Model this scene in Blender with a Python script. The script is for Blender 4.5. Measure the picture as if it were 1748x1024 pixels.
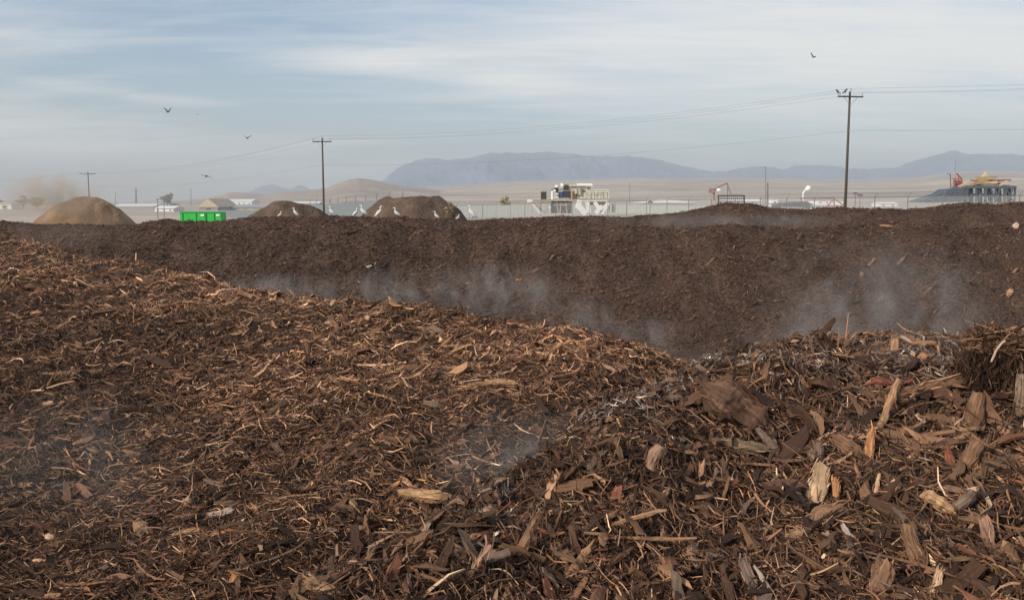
import bpy, math, random
import numpy as np
from mathutils import Vector
R = math.radians
random.seed(7); rng = np.random.default_rng(11)
scene = bpy.context.scene
for o in list(bpy.data.objects): bpy.data.objects.remove(o)

# ---------------------------------------------------------------- camera
FPX, CX, CY, HOR, CAMZ = 1500.0, 874.0, 512.0, 345.0, 3.5
PITCH = math.atan((CY - HOR) / FPX)
cam_d = bpy.data.cameras.new("camera"); cam = bpy.data.objects.new("camera", cam_d)
scene.collection.objects.link(cam); scene.camera = cam
cam_d.sensor_width = 36; cam_d.lens = FPX / 1748 * 36; cam_d.clip_start = 0.05; cam_d.clip_end = 60000
cam.location = (0, 0, CAMZ); cam.rotation_euler = (R(90) - PITCH, 0, 0)

def px(u, v, d):
    """world point seen at photo position (u, v) at forward distance d"""
    a = (u - CX) / FPX; b = (CY - v) / FPX
    dy = math.cos(PITCH) + b * math.sin(PITCH); dz = -math.sin(PITCH) + b * math.cos(PITCH)
    return Vector((a * d / dy, d, CAMZ + dz * d / dy))

# ---------------------------------------------------------------- world
SUN_EL, SUN_AZ = R(30), R(232)          # azimuth clockwise from +Y
world = bpy.data.worlds.new("World"); scene.world = world; world.use_nodes = True
wt = world.node_tree; wt.nodes.clear()
def wn(t, **k):
    n = wt.nodes.new(t)
    for a, b in k.items(): setattr(n, a, b)
    return n
def wm(op, a, b=None, c=None):
    n = wn('ShaderNodeMath', operation=op)
    for i, q in enumerate((a, b, c)):
        if q is None: continue
        if isinstance(q, (int, float)): n.inputs[i].default_value = q
        else: wt.links.new(q, n.inputs[i])
    return n.outputs[0]
sky = wn('ShaderNodeTexSky'); sky.sky_type = 'NISHITA'; sky.sun_disc = False
sky.sun_elevation = SUN_EL; sky.sun_rotation = SUN_AZ; sky.air_density = 1.1; sky.dust_density = 1.0; sky.ozone_density = 2.2
tc = wn('ShaderNodeTexCoord'); sp = wn('ShaderNodeSeparateXYZ'); wt.links.new(tc.outputs['Generated'], sp.inputs[0])
X, Y, Z = sp.outputs
EL = wm('ARCSINE', Z); AZ = wm('ARCTAN2', X, Y)
den = wm('ADD', wm('MAXIMUM', Z, 0.0), 0.10)
cb = wn('ShaderNodeCombineXYZ')
wt.links.new(wm('DIVIDE', X, den), cb.inputs[0]); wt.links.new(wm('MULTIPLY', wm('DIVIDE', Y, den), 1.0), cb.inputs[1])
def wnoise(scale, detail, rough, off, dist=0.0):
    m = wn('ShaderNodeMapping'); m.inputs['Location'].default_value = off; m.inputs['Scale'].default_value = scale
    m.inputs['Rotation'].default_value = (0, 0, R(12))
    wt.links.new(cb.outputs[0], m.inputs['Vector'])
    n = wn('ShaderNodeTexNoise'); n.inputs['Scale'].default_value = 1; n.inputs['Detail'].default_value = detail
    n.inputs['Roughness'].default_value = rough; n.inputs['Distortion'].default_value = dist
    wt.links.new(m.outputs[0], n.inputs['Vector']); return n.outputs['Fac']
n1 = wnoise((0.40, 1.1, 1), 8, 0.58, (3.1, 0.7, 0), 0.6)
n2 = wnoise((1.3, 5.0, 1), 7, 0.62, (7.1, 2.7, 0), 0.8)
def blob(u, v, su, sv, amp, tilt=0.0):
    a = wm('SUBTRACT', AZ, (u - CX) / FPX); e = wm('SUBTRACT', EL, (HOR - v) / FPX)
    e = wm('ADD', e, wm('MULTIPLY', a, -tilt))
    q = wm('ADD', wm('POWER', wm('ABSOLUTE', wm('DIVIDE', a, su / FPX)), 2), wm('POWER', wm('ABSOLUTE', wm('DIVIDE', e, sv / FPX)), 2))
    return wm('MULTIPLY', wm('EXPONENT', wm('MULTIPLY', q, -1)), amp)
# wavy offset of the elevation so that the banks keep ragged edges
veil = wm('ADD', wm('MULTIPLY', n1, 0.95), wm('MULTIPLY', n2, 0.55))
veil = wm('SUBTRACT', wm('MULTIPLY', veil, 1.75), 0.98)
for args in ((40, 300, 620, 62, 0.8, -0.06), (650, 118, 150, 24, 0.62, 0.02), (880, 148, 110, 20, 0.5, 0.0),
             (1500, 20, 560, 110, 0.6, 0.12), (1700, 150, 420, 60, 0.45, 0.05), (300, 184, 190, 9, 0.28, -0.10),
             (1000, 60, 330, 46, 0.22, 0.06), (1650, 255, 300, 16, 0.22, 0.0), (60, 110, 200, 50, 0.16, 0.0),
             (800, 330, 900, 45, 0.25, 0.0),
             (480, 130, 330, 75, -0.40, 0.03), (560, 215, 330, 26, -0.22, -0.05), (1120, 245, 420, 40, -0.18, 0.05)):
    veil = wm('ADD', veil, blob(*args))
veil = wm('MINIMUM', wm('MAXIMUM', veil, 0.06), 0.95)
mixc = wn('ShaderNodeMixRGB'); wt.links.new(veil, mixc.inputs[0])
smul = wn('ShaderNodeMixRGB', blend_type='MULTIPLY'); smul.inputs[0].default_value = 1; smul.inputs[2].default_value = (.86, .90, .96, 1); wt.links.new(sky.outputs[0], smul.inputs[1]); wt.links.new(smul.outputs[0], mixc.inputs[1])
# cloud colour is a little warmer near the horizon
ccr = wn('ShaderNodeValToRGB'); ccr.color_ramp.elements[0].position = 0.0; ccr.color_ramp.elements[0].color = (1.32, 1.27, 1.15, 1)
ccr.color_ramp.elements[1].position = 0.28; ccr.color_ramp.elements[1].color = (0.97, 0.985, 1.0, 1)
wt.links.new(EL, ccr.inputs[0])
cmul = wn('ShaderNodeMixRGB', blend_type='MULTIPLY'); cmul.inputs[0].default_value = 1
wt.links.new(ccr.outputs[0], cmul.inputs[1]); cmul.inputs[2].default_value = (6.4, 6.4, 6.4, 1)
wt.links.new(cmul.outputs[0], mixc.inputs[2])
bg = wn('ShaderNodeBackground'); bg.inputs['Strength'].default_value = 0.105
wo = wn('ShaderNodeOutputWorld'); wt.links.new(mixc.outputs[0], bg.inputs[0]); wt.links.new(bg.outputs[0], wo.inputs[0])

sun_d = bpy.data.lights.new("sun", 'SUN'); sun = bpy.data.objects.new("sun", sun_d); scene.collection.objects.link(sun)
sun_d.energy = 3.2; sun_d.angle = R(14); sun_d.color = (1.0, 0.90, 0.76)
sd = Vector((math.sin(SUN_AZ) * math.cos(SUN_EL), math.cos(SUN_AZ) * math.cos(SUN_EL), math.sin(SUN_EL)))
sun.rotation_euler = sd.to_track_quat('Z', 'Y').to_euler()
sun.location = sd * 50
scene.view_settings.view_transform = 'Standard'; scene.view_settings.look = 'None'
scene.view_settings.exposure = 0.42; scene.view_settings.gamma = 1

# ---------------------------------------------------------------- helpers
COL = scene.collection
def tag(o, label=None, cat=None, group=None, kind=None):
    if label: o['label'] = label
    if cat: o['category'] = cat
    if group: o['group'] = group
    if kind: o['kind'] = kind
    return o
def empty(name, loc, label, cat, group=None, rz=0):
    o = bpy.data.objects.new(name, None); COL.objects.link(o); o.location = loc; o.rotation_euler = (0, 0, rz)
    o.empty_display_size = 0.2
    return tag(o, label, cat, group)
def link(name, me, mat, parent=None, loc=None):
    o = bpy.data.objects.new(name, me); COL.objects.link(o)
    if mat: me.materials.append(mat)
    if parent: o.parent = parent
    if loc is not None: o.location = loc
    return o
def np_mesh(name, V, F, smooth=False, col=None, gv=None):
    """V (n,3), F (m,4) or (m,3) int arrays"""
    me = bpy.data.meshes.new(name); k = F.shape[1]
    me.vertices.add(len(V)); me.vertices.foreach_set('co', np.ascontiguousarray(V, dtype=np.float32).ravel())
    me.loops.add(F.size); me.loops.foreach_set('vertex_index', F.astype(np.int32).ravel())
    me.polygons.add(len(F)); me.polygons.foreach_set('loop_start', np.arange(0, F.size, k, dtype=np.int32))
    try: me.polygons.foreach_set('loop_total', np.full(len(F), k, dtype=np.int32))
    except Exception: pass
    me.polygons.foreach_set('use_smooth', np.full(len(F), smooth, dtype=bool))
    if col is not None:
        a = me.attributes.new('tint', 'FLOAT_COLOR', 'POINT'); c4 = np.ones((len(V), 4), dtype=np.float32); c4[:, :3] = col
        a.data.foreach_set('color', c4.ravel())
    if gv is not None:
        a = me.attributes.new('grain', 'FLOAT_VECTOR', 'POINT'); a.data.foreach_set('vector', gv.astype(np.float32).ravel())
    me.update(calc_edges=True); me.validate(); return me
def _h(ix, iy, iz, s):
    n = (ix.astype(np.int64) * 374761393 + iy.astype(np.int64) * 668265263 + iz.astype(np.int64) * 2147483647 + s * 1274126177) & 0xffffffff
    n = ((n ^ (n >> 13)) * 1274126177) & 0xffffffff
    n = ((n ^ (n >> 16)) * 2246822519) & 0xffffffff
    return ((n ^ (n >> 15)) & 0xffffff) / float(0xffffff)
def vnoise(x, y, s=0):
    x = np.asarray(x, float); y = np.asarray(y, float)
    ix = np.floor(x); iy = np.floor(y); fx = x - ix; fy = y - iy; fx = fx * fx * (3 - 2 * fx); fy = fy * fy * (3 - 2 * fy); z = np.zeros_like(ix)
    a = _h(ix, iy, z, s); b = _h(ix + 1, iy, z, s); c = _h(ix, iy + 1, z, s); d = _h(ix + 1, iy + 1, z, s)
    return (a * (1 - fx) + b * fx) * (1 - fy) + (c * (1 - fx) + d * fx) * fy * 1.0
def fbm(x, y, s=0, o=4, g=0.5):
    t = 0; a = 1; w = 0
    for i in range(o):
        c, d = math.cos(i * 0.7 + .3), math.sin(i * 0.7 + .3)
        t = t + a * vnoise((x * c - y * d) * 2 ** i, (x * d + y * c) * 2 ** i, s + i * 17); w += a; a *= g
    return t / w * 2 - 1
def sstep(a, b, x):
    t = np.clip((x - a) / (b - a), 0, 1); return t * t * (3 - 2 * t)

# ---------------------------------------------------------------- materials
def new_mat(name):
    m = bpy.data.materials.new(name); m.use_nodes = True; nt = m.node_tree
    b = nt.nodes['Principled BSDF']; b.inputs['Roughness'].default_value = 0.85
    b.inputs['Specular IOR Level'].default_value = 0.25
    return m, nt, b
def surf_mat(name, c1, c2, scale=4.0, rough=0.9, bump=0.3, bdist=0.02, scale2=None, coords='Object', stretch=(1, 1, 1), metal=0.0, detail=6):
    m, nt, b = new_mat(name); t = nt.nodes.new('ShaderNodeTexCoord'); mp = nt.nodes.new('ShaderNodeMapping'); mp.inputs['Scale'].default_value = stretch
    nt.links.new(t.outputs[coords], mp.inputs[0])
    n = nt.nodes.new('ShaderNodeTexNoise'); n.inputs['Scale'].default_value = scale; n.inputs['Detail'].default_value = detail; n.inputs['Roughness'].default_value = 0.62
    nt.links.new(mp.outputs[0], n.inputs['Vector'])
    r = nt.nodes.new('ShaderNodeValToRGB'); r.color_ramp.elements[0].position = 0.33; r.color_ramp.elements[1].position = 0.68
    r.color_ramp.elements[0].color = (*c1, 1); r.color_ramp.elements[1].color = (*c2, 1)
    nt.links.new(n.outputs['Fac'], r.inputs[0]); nt.links.new(r.outputs[0], b.inputs['Base Color'])
    if bump:
        n2 = nt.nodes.new('ShaderNodeTexNoise'); n2.inputs['Scale'].default_value = scale2 or scale * 3; n2.inputs['Detail'].default_value = 5
        nt.links.new(mp.outputs[0], n2.inputs['Vector'])
        bp = nt.nodes.new('ShaderNodeBump'); bp.inputs['Strength'].default_value = bump; bp.inputs['Distance'].default_value = bdist
        nt.links.new(n2.outputs['Fac'], bp.inputs['Height']); nt.links.new(bp.outputs[0], b.inputs['Normal'])
    b.inputs['Roughness'].default_value = rough; b.inputs['Metallic'].default_value = metal
    return m
def chip_mat(name, rough=0.8, bump=0.4, grain=1.0):
    """colour of each chip comes from its own 'tint'; grain runs along the fibre"""
    m, nt, b = new_mat(name)
    a = nt.nodes.new('ShaderNodeAttribute'); a.attribute_name = 'tint'
    g = nt.nodes.new('ShaderNodeAttribute'); g.attribute_name = 'grain'
    mp = nt.nodes.new('ShaderNodeMapping'); mp.inputs['Scale'].default_value = (420 * grain, 26 * grain, 31)
    nt.links.new(g.outputs['Vector'], mp.inputs[0])
    n = nt.nodes.new('ShaderNodeTexNoise'); n.inputs['Scale'].default_value = 1; n.inputs['Detail'].default_value = 3; n.inputs['Roughness'].default_value = .6
    nt.links.new(mp.outputs[0], n.inputs['Vector'])
    mr = nt.nodes.new('ShaderNodeMapRange'); mr.inputs[1].default_value = 0.28; mr.inputs[2].default_value = 0.74; mr.inputs[3].default_value = 0.5; mr.inputs[4].default_value = 1.35
    nt.links.new(n.outputs['Fac'], mr.inputs[0])
    mx = nt.nodes.new('ShaderNodeVectorMath'); mx.operation = 'SCALE'; nt.links.new(a.outputs['Color'], mx.inputs[0]); nt.links.new(mr.outputs[0], mx.inputs['Scale'])
    nt.links.new(mx.outputs[0], b.inputs['Base Color'])
    bp = nt.nodes.new('ShaderNodeBump'); bp.inputs['Strength'].default_value = bump; bp.inputs['Distance'].default_value = 0.0015 if grain > .9 else 0.004
    nt.links.new(n.outputs['Fac'], bp.inputs['Height']); nt.links.new(bp.outputs[0], b.inputs['Normal'])
    b.inputs['Roughness'].default_value = rough
    return m
M = {}
M['soil'] = surf_mat('dark_compost', (0.018, 0.011, 0.008), (0.06, 0.036, 0.024), 22, .95, .9, .02, 90)
M['soil_back'] = surf_mat('wet_compost', (0.038, 0.024, 0.018), (0.118, 0.075, 0.055), .9, .95, 1.0, .12, 9)
M['chips'] = chip_mat('shredded_wood')
M['chips_far'] = chip_mat('shredded_wood_far', grain=.25)
M['wood'] = chip_mat('split_wood', rough=.75, bump=.8, grain=.55)
M['bark'] = chip_mat('rough_bark', rough=.9, bump=1.0, grain=.35)
M['ground'] = surf_mat('desert_ground', (0.32, 0.27, 0.23), (0.50, 0.43, 0.36), .02, .95, .3, .3, .2, detail=8)
M['foothill'] = surf_mat('dry_grassland', (0.30, 0.24, 0.19), (0.54, 0.46, 0.37), .004, .95, .8, 12, .02, stretch=(.45, 1, 1), detail=9)
M['hill'] = surf_mat('dry_hill', (0.26, 0.20, 0.165), (0.44, 0.36, 0.30), .006, .95, .8, 8, .03, detail=9)
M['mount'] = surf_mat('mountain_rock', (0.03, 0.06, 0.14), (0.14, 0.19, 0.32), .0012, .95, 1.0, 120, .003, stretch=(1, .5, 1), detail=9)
M['brownpile'] = surf_mat('brown_compost_heap', (0.075, 0.048, 0.034), (0.15, 0.10, 0.072), .7, .95, 1.0, .12, 6)
M['tanpile'] = surf_mat('tan_chip_heap', (0.17, 0.105, 0.06), (0.34, 0.22, 0.13), .35, .95, 1.0, .12, 5)
def plain(name, c, rough=.6, metal=0.0, var=.82, scale=3.0):
    M[name] = surf_mat(name, tuple(q * var for q in c), c, scale, rough, .15, .01, metal=metal); return M[name]
plain('pole_wood', (.095, .08, .062), .9); plain('insulator', (.45, .45, .44), .35); plain('wire', (.06, .06, .065), .5)
plain('steel_post', (.20, .20, .21), .5, .3); plain('wall_blue', (.20, .23, .25), .5, 0, .85); plain('wall_pale', (.43, .46, .42), .5, 0, .85)
plain('cream', (.68, .645, .54), .6, 0, .75); plain('dirty_cream', (.50, .45, .36), .7, 0, .55, 1.5); plain('black', (.06, .06, .062), .6); plain('blue', (.06, .10, .22), .5)
plain('rust', (.24, .13, .09), .85, 0, .5, 2.0); plain('white', (.78, .78, .76), .5, 0, .93); plain('green', (.04, .50, .08), .5, 0, .75); plain('green_frame', (.02, .38, .06), .5)
plain('tan_roof', (.62, .50, .36), .7); plain('tan_wall', (.55, .48, .34), .8); plain('grey_wall', (.36, .37, .38), .8); plain('red_steel', (.36, .12, .10), .6); plain('blue_steel', (.10, .12, .15), .6)
plain('yellow_beam', (.46, .34, .17), .7, 0, .6, 1.0); plain('feather', (.66, .66, .67), .8, 0, .94, 20); plain('beak', (.62, .42, .12), .5); plain('leg', (.10, .09, .06), .6)
plain('dark_feather', (.055, .06, .065), .8); plain('pink_steel', (.34, .21, .19), .6); plain('rubber', (.03, .03, .03), .9)
M['leaf_grey'] = surf_mat('hazy_leaf', (.15, .16, .12), (.26, .26, .20), 5, .9, 0)
M['dry_grass'] = surf_mat('dry_grass', (.20, .155, .09), (.38, .30, .18), 5, .9, 0)
M['bark_tree'] = plain('tree_bark', (.14, .11, .085), .9)

# ---------------------------------------------------------------- terrain functions
def ground_h(x, y):
    x = np.asarray(x, float); y = np.asarray(y, float)
    g = 1.2 + 0.9 * np.tanh(x / 28.0)
    return sstep(46, 66, y) * g + 0.0
RIDGE = np.array([(-60, 78), (-30, 42), (-11.65, 20), (-6.3, 12.6), (-3.67, 9.6), (-2.5, 7.9), (-1.85, 7.2), (-1.25, 6.86), (-.71, 6.15), (0.0, 5.7), (.44, 5.2), (.78, 4.95), (1.03, 4.85), (1.3, 4.45), (2.2, 3.7), (4.5, 2.0), (9, -1.5)])
EDGE = np.array([(1.55, 4.6), (1.15, 4.0), (.86, 3.55), (.60, 3.2), (.33, 2.78), (.16, 2.5), (.02, 2.3), (-.15, 2.1), (-.29, 1.95), (-.40, 1.8), (-.62, 1.45), (-1.2, .6), (-2.4, -1.2)])
def sdist(P, x, y):
    """signed distance to polyline; positive on the left of its direction"""
    best = np.full(x.shape, 1e9); sg = np.zeros(x.shape)
    for (ax, ay), (bx, by) in zip(P[:-1], P[1:]):
        dx, dy = bx - ax, by - ay; L2 = dx * dx + dy * dy
        t = np.clip(((x - ax) * dx + (y - ay) * dy) / L2, 0, 1)
        qx, qy = ax + t * dx - x, ay + t * dy - y; d = np.hypot(qx, qy)
        s = np.sign(dx * (y - ay) - dy * (x - ax))
        m = d < best; best = np.where(m, d, best); sg = np.where(m, s, sg)
    return best * sg
def softfall(s, k, r):
    """0 for s<0, slope k beyond, rounded over r"""
    s = np.maximum(s, 0); return k * np.where(s < r, s * s / (2 * r), s - r / 2)
def bumps(x, y, seed, near=1.0):
    return fbm(x * .9, y * .9, seed, 3) * .10 + fbm(x * 3.2, y * 3.2, seed + 5, 3) * .070 + fbm(x * 12, y * 12, seed + 9, 3) * .026 * near
def hL(x, y):
    s = sdist(RIDGE, x, y)          # + beyond the ridge (towards back windrow)
    z = CAMZ - 0.80 - 0.095 * np.maximum(-s, 0) - softfall(s + .12, .8, .45)
    r = np.hypot(x, y)
    e = sdist(EDGE, x, y)
    z = z - .36 * np.exp(-((e + .26) / .34) ** 2)
    z = z + bumps(x, y, 3) * np.clip(.6 + r * .03, 0, 1.6)
    return np.maximum(z, -.3)
def hR(x, y):
    e = sdist(EDGE, x, y)           # + on the right-hand side outside?
    back = y - (3.25 - .12 * (x - 1.0))
    z = CAMZ - .59 - .165 * np.maximum(3.1 - y, -.3) - softfall(-e + .05, 1.1, .16) + .085 * np.exp(-((e - .22) / .25) ** 2) - softfall(back, .8, .35)
    z = z + .11 * np.clip(x - 1, -.35, 1.2) + bumps(x, y, 41) * 1.0 + fbm(x * 8, y * 8, 43, 3) * .03
    z = z - sstep(2.3, 3.2, y) * (.045 + .055 * np.exp(-((x - .95) / .38) ** 2))
    return z
def h_near(x, y): return np.maximum(hL(x, y), hR(x, y))
# crest elevations (photo rows) of the two long windrows behind
A_U = [-900, 0, 230, 500, 640, 850, 1000, 1200, 1400, 1600, 1748, 2600]; A_V = [390, 389, 387, 379, 376, 385, 389, 391, 387, 388, 388, 386]
B_U = [-900, 0, 100, 230, 258, 285, 312, 380, 440, 520, 600, 700, 800, 870, 950, 1060, 1100, 1170, 1205, 1240, 1275, 1310, 1400, 1500, 1600, 1640, 1680, 1748, 2600]
B_V = [377, 378, 382, 382, 376, 373, 380, 380, 373, 371, 369, 372, 375, 371, 368, 370, 368, 363, 356, 349, 350, 355, 359, 358, 352, 347, 350, 348, 348]
def crest(u, U, Vv, d): return CAMZ - (np.interp(u, U, Vv) - HOR) / FPX * d
DA, DB = 24.0, 41.0
def hA(x, y):
    yc = DA + .06 * x + fbm(x * .15, x * 0 + 3.3, 77, 2) * .5
    zc = crest(CX + x / np.maximum(yc, 1) * FPX, A_U, A_V, yc)
    t = y - yc
    z = zc - softfall(-t + .25, .74, 1.0) - softfall(t + .15, .62, 1.2)
    z = z + fbm(x * .35, y * .35, 12, 3) * .26 + fbm(x * 1.6, y * .8, 15, 3) * .11 + fbm(x * 6, y * 6, 19, 2) * .03
    return np.maximum(z, -.2)
def hB(x, y):
    yc = DB + .03 * x
    zc = crest(CX + x / np.maximum(yc, 1) * FPX, B_U, B_V, yc)
    t = y - yc
    z = zc - softfall(-t + .2, .62, 1.2) - softfall(t, .6, 1.4)
    z = z + (fbm(x * .5, y * .5, 52, 4) * .22 + fbm(x * 2, y * 2, 55, 3) * .05) * .8
    return np.maximum(z, -.2)

def polar_grid(hf, r0, r1, nr, a0, a1, na):
    r = np.exp(np.linspace(math.log(r0), math.log(r1), nr)); a = np.linspace(R(a0), R(a1), na)
    rr, aa = np.meshgrid(r, a, indexing='ij'); x = rr * np.sin(aa); y = rr * np.cos(aa); z = hf(x, y)
    V = np.stack([x, y, z], -1).reshape(-1, 3)
    i = np.arange(nr - 1)[:, None] * na + np.arange(na - 1)[None]
    F = np.stack([i, i + 1, i + na + 1, i + na], -1).reshape(-1, 4)[:, ::-1]
    return V, F
def xy_grid(hf, x0, x1, nx, y0, y1, ny):
    x, y = np.meshgrid(np.linspace(x0, x1, nx), np.linspace(y0, y1, ny), indexing='ij')
    V = np.stack([x, y, hf(x, y)], -1).reshape(-1, 3)
    i = np.arange(nx - 1)[:, None] * ny + np.arange(ny - 1)[None]
    F = np.stack([i, i + ny, i + ny + 1, i + 1], -1).reshape(-1, 4)
    return V, F

# ground sheet
def gfull(x, y): return ground_h(x, y) * 1.0
V, F = polar_grid(lambda x, y: ground_h(x, y) - .02, .5, 30000, 160, -180, 180, 181)
tag(link('ground', np_mesh('ground', V, F, True), M['ground']), kind='structure')

V, F = xy_grid(lambda x, y: np.full_like(x, .012) + fbm(x * .7, y * .7, 91, 3) * .01 + .02, -60, 60, 240, -12, 50, 120)
tag(link('yard_floor', np_mesh('yard_floor', V, F, True), M['soil_back']), kind='structure')
# ---------------------------------------------------------------- distant relief
def ridge_obj(name, pts, d, front, back, mat, rough, seed, floor_v=347, nrow=60, na=1100, gull=1.0, jag=0.0):
    U = np.array([p[0] for p in pts], float); Vv = np.array([p[1] for p in pts], float)
    u = np.linspace(U[0], U[-1], na)
    sil = np.interp(u, U, Vv)
    sil = sil - jag * (1.5 * np.abs(fbm(u / 22, u * 0 + seed, seed, 4)) + .5 * fbm(u / 5, u * 0, seed + 2, 2)) + jag * .4; k = np.ones(5) / 5; sil = np.convolve(np.pad(sil, 2, 'edge'), k, 'valid')
    zc = np.maximum((HOR - sil) / FPX * d, 0)
    t = np.concatenate([np.linspace(0, 1, nrow), 1 + np.linspace(.1, 1, 12)])
    T, ZC = np.meshgrid(t, zc, indexing='ij'); _, UU = np.meshgrid(t, u, indexing='ij')
    dist = np.where(T <= 1, d - front * (1 - T), d + back * (T - 1))
    x = (UU - CX) / FPX * dist; y = dist
    prof = np.where(T <= 1, T ** 1.25, np.maximum(2 - T, 0))
    edge = np.clip(4 * T * (1 - T), 0, 1)
    sc = rough
    rid = 1 - np.abs(fbm(x / sc, y / sc * .6, seed, 5))
    z = ZC * prof + (ZC * .30 * (rid - .75) * edge * gull)
    z = z + fbm(x / (sc * .35), y / (sc * .35), seed + 3, 3) * ZC.max() * .012
    z = z - 4 * np.clip(1 - T, 0, 1) ** 3
    V = np.stack([x, y, z + CAMZ - 1.5], -1).reshape(-1, 3)
    nr = len(t); i = np.arange(nr - 1)[:, None] * na + np.arange(na - 1)[None]
    F = np.stack([i, i + 1, i + na + 1, i + na], -1).reshape(-1, 4)
    return tag(link(name, np_mesh(name, V, F, True), mat), kind='structure')
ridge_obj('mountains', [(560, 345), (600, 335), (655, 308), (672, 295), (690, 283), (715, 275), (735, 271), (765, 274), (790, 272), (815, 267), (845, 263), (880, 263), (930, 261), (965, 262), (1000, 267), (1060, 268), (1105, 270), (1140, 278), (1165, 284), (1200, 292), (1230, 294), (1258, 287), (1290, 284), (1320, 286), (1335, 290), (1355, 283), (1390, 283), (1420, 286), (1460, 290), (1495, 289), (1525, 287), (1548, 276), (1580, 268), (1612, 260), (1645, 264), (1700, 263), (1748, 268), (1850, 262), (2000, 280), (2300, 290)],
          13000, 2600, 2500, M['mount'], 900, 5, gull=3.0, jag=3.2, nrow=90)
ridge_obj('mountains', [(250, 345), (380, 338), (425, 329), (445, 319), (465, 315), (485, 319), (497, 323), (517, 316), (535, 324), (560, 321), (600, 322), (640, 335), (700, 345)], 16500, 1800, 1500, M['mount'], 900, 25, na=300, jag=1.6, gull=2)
ridge_obj('hills', [(480, 345), (640, 325), (700, 320), (760, 317), (830, 313), (900, 309), (1000, 306), (1100, 304), (1180, 306), (1250, 304), (1400, 306), (1500, 306), (1560, 303), (1620, 295), (1680, 293), (1748, 293), (1900, 290), (2400, 300)],
          5200, 4200, 900, M['foothill'], 420, 9, na=800, nrow=90, gull=.35)
ridge_obj('hills', [(280, 345), (330, 343), (365, 336), (395, 328), (420, 328), (450, 331), (480, 327), (520, 325), (560, 321), (580, 312), (600, 306), (615, 304), (640, 307), (680, 315), (725, 321), (770, 328), (850, 341), (900, 345)],
          3000, 1700, 700, M['hill'], 300, 31, na=500, gull=.5)

# ---------------------------------------------------------------- generic mesh builder for made things
class MB:
    def __init__(s): s.v = []; s.f = []; s.c = []
    def add(s, vs, fs):
        n = len(s.v); s.v += [tuple(p) for p in vs]; s.f += [tuple(i + n for i in f) for f in fs]; return s
    def box(s, c, size, rz=0.0, ax=None):
        hx, hy, hz = [q / 2 for q in size]; b = min(hx, hy, hz) * .12
        vs = []
        for sz in (-1, 1):
            for sx, sy in ((-1, -1), (1, -1), (1, 1), (-1, 1)):
                vs.append(Vector((sx * hx, sy * hy, sz * hz)))
        cr, sr = math.cos(rz), math.sin(rz)
        if ax is not None: vs = [ax @ p for p in vs]
        else: vs = [Vector((p.x * cr - p.y * sr, p.x * sr + p.y * cr, p.z)) for p in vs]
        c = Vector(c)
        return s.add([p + c for p in vs], [(0, 3, 2, 1), (4, 5, 6, 7), (0, 1, 5, 4), (1, 2, 6, 5), (2, 3, 7, 6), (3, 0, 4, 7)])
    def bar(s, a, b, w, h=None, n=4):
        """square bar or round tube from a to b"""
        return s.tube([a, b], [w / 2, (h or w) / 2], n)
    def tube(s, pts, rad, n=8, flat=1.0, cap=True):
        pts = [Vector(p) for p in pts]; rad = rad if isinstance(rad, (list, tuple)) else [rad] * len(pts)
        if len(rad) != len(pts): rad = [rad[0]] * len(pts)
        vs = []; prev = None
        for i, p in enumerate(pts):
            t = (pts[min(i + 1, len(pts) - 1)] - pts[max(i - 1, 0)]).normalized()
            up = Vector((0, 0, 1)) if abs(t.z) < .95 else Vector((0, 1, 0))
            if prev is None: b = t.cross(up).normalized()
            else: b = (prev - t * prev.dot(t)).normalized()
            prev = b; q = t.cross(b)
            for k in range(n):
                a = 2 * math.pi * (k + .5) / n
                vs.append(p + b * math.cos(a) * rad[i] * flat + q * math.sin(a) * rad[i])
        fs = []
        for i in range(len(pts) - 1):
            for k in range(n):
                fs.append((i * n + k, i * n + (k + 1) % n, (i + 1) * n + (k + 1) % n, (i + 1) * n + k))
        if cap: fs += [tuple(range(n - 1, -1, -1)), tuple((len(pts) - 1) * n + k for k in range(n))]
        return s.add(vs, fs)
    def prism(s, poly, y0, y1):
        """poly: list of (x,z); extruded from y0 to y1"""
        n = len(poly); vs = [(x, y0, z) for x, z in poly] + [(x, y1, z) for x, z in poly]
        return s.add(vs, [tuple(range(n)), tuple(range(2 * n - 1, n - 1, -1))] + [(i, i + n, (i + 1) % n + n, (i + 1) % n) for i in range(n)])
    def build(s, name, mat, parent=None, smooth=False, bevel=0.0):
        me = bpy.data.meshes.new(name)
        org = parent.matrix_basis.translation if parent else Vector((0, 0, 0))
        if parent and parent.parent: org = org + parent.parent.matrix_basis.translation
        me.from_pydata([tuple(Vector(p) - org) for p in s.v], [], s.f); me.update()
        for p in me.polygons: p.use_smooth = smooth
        o = link(name, me, mat, parent)
        if bevel:
            bv = o.modifiers.new('bevel', 'BEVEL'); bv.width = bevel; bv.segments = 1; bv.limit_method = 'ANGLE'
        return o

exec_parts = []
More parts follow.
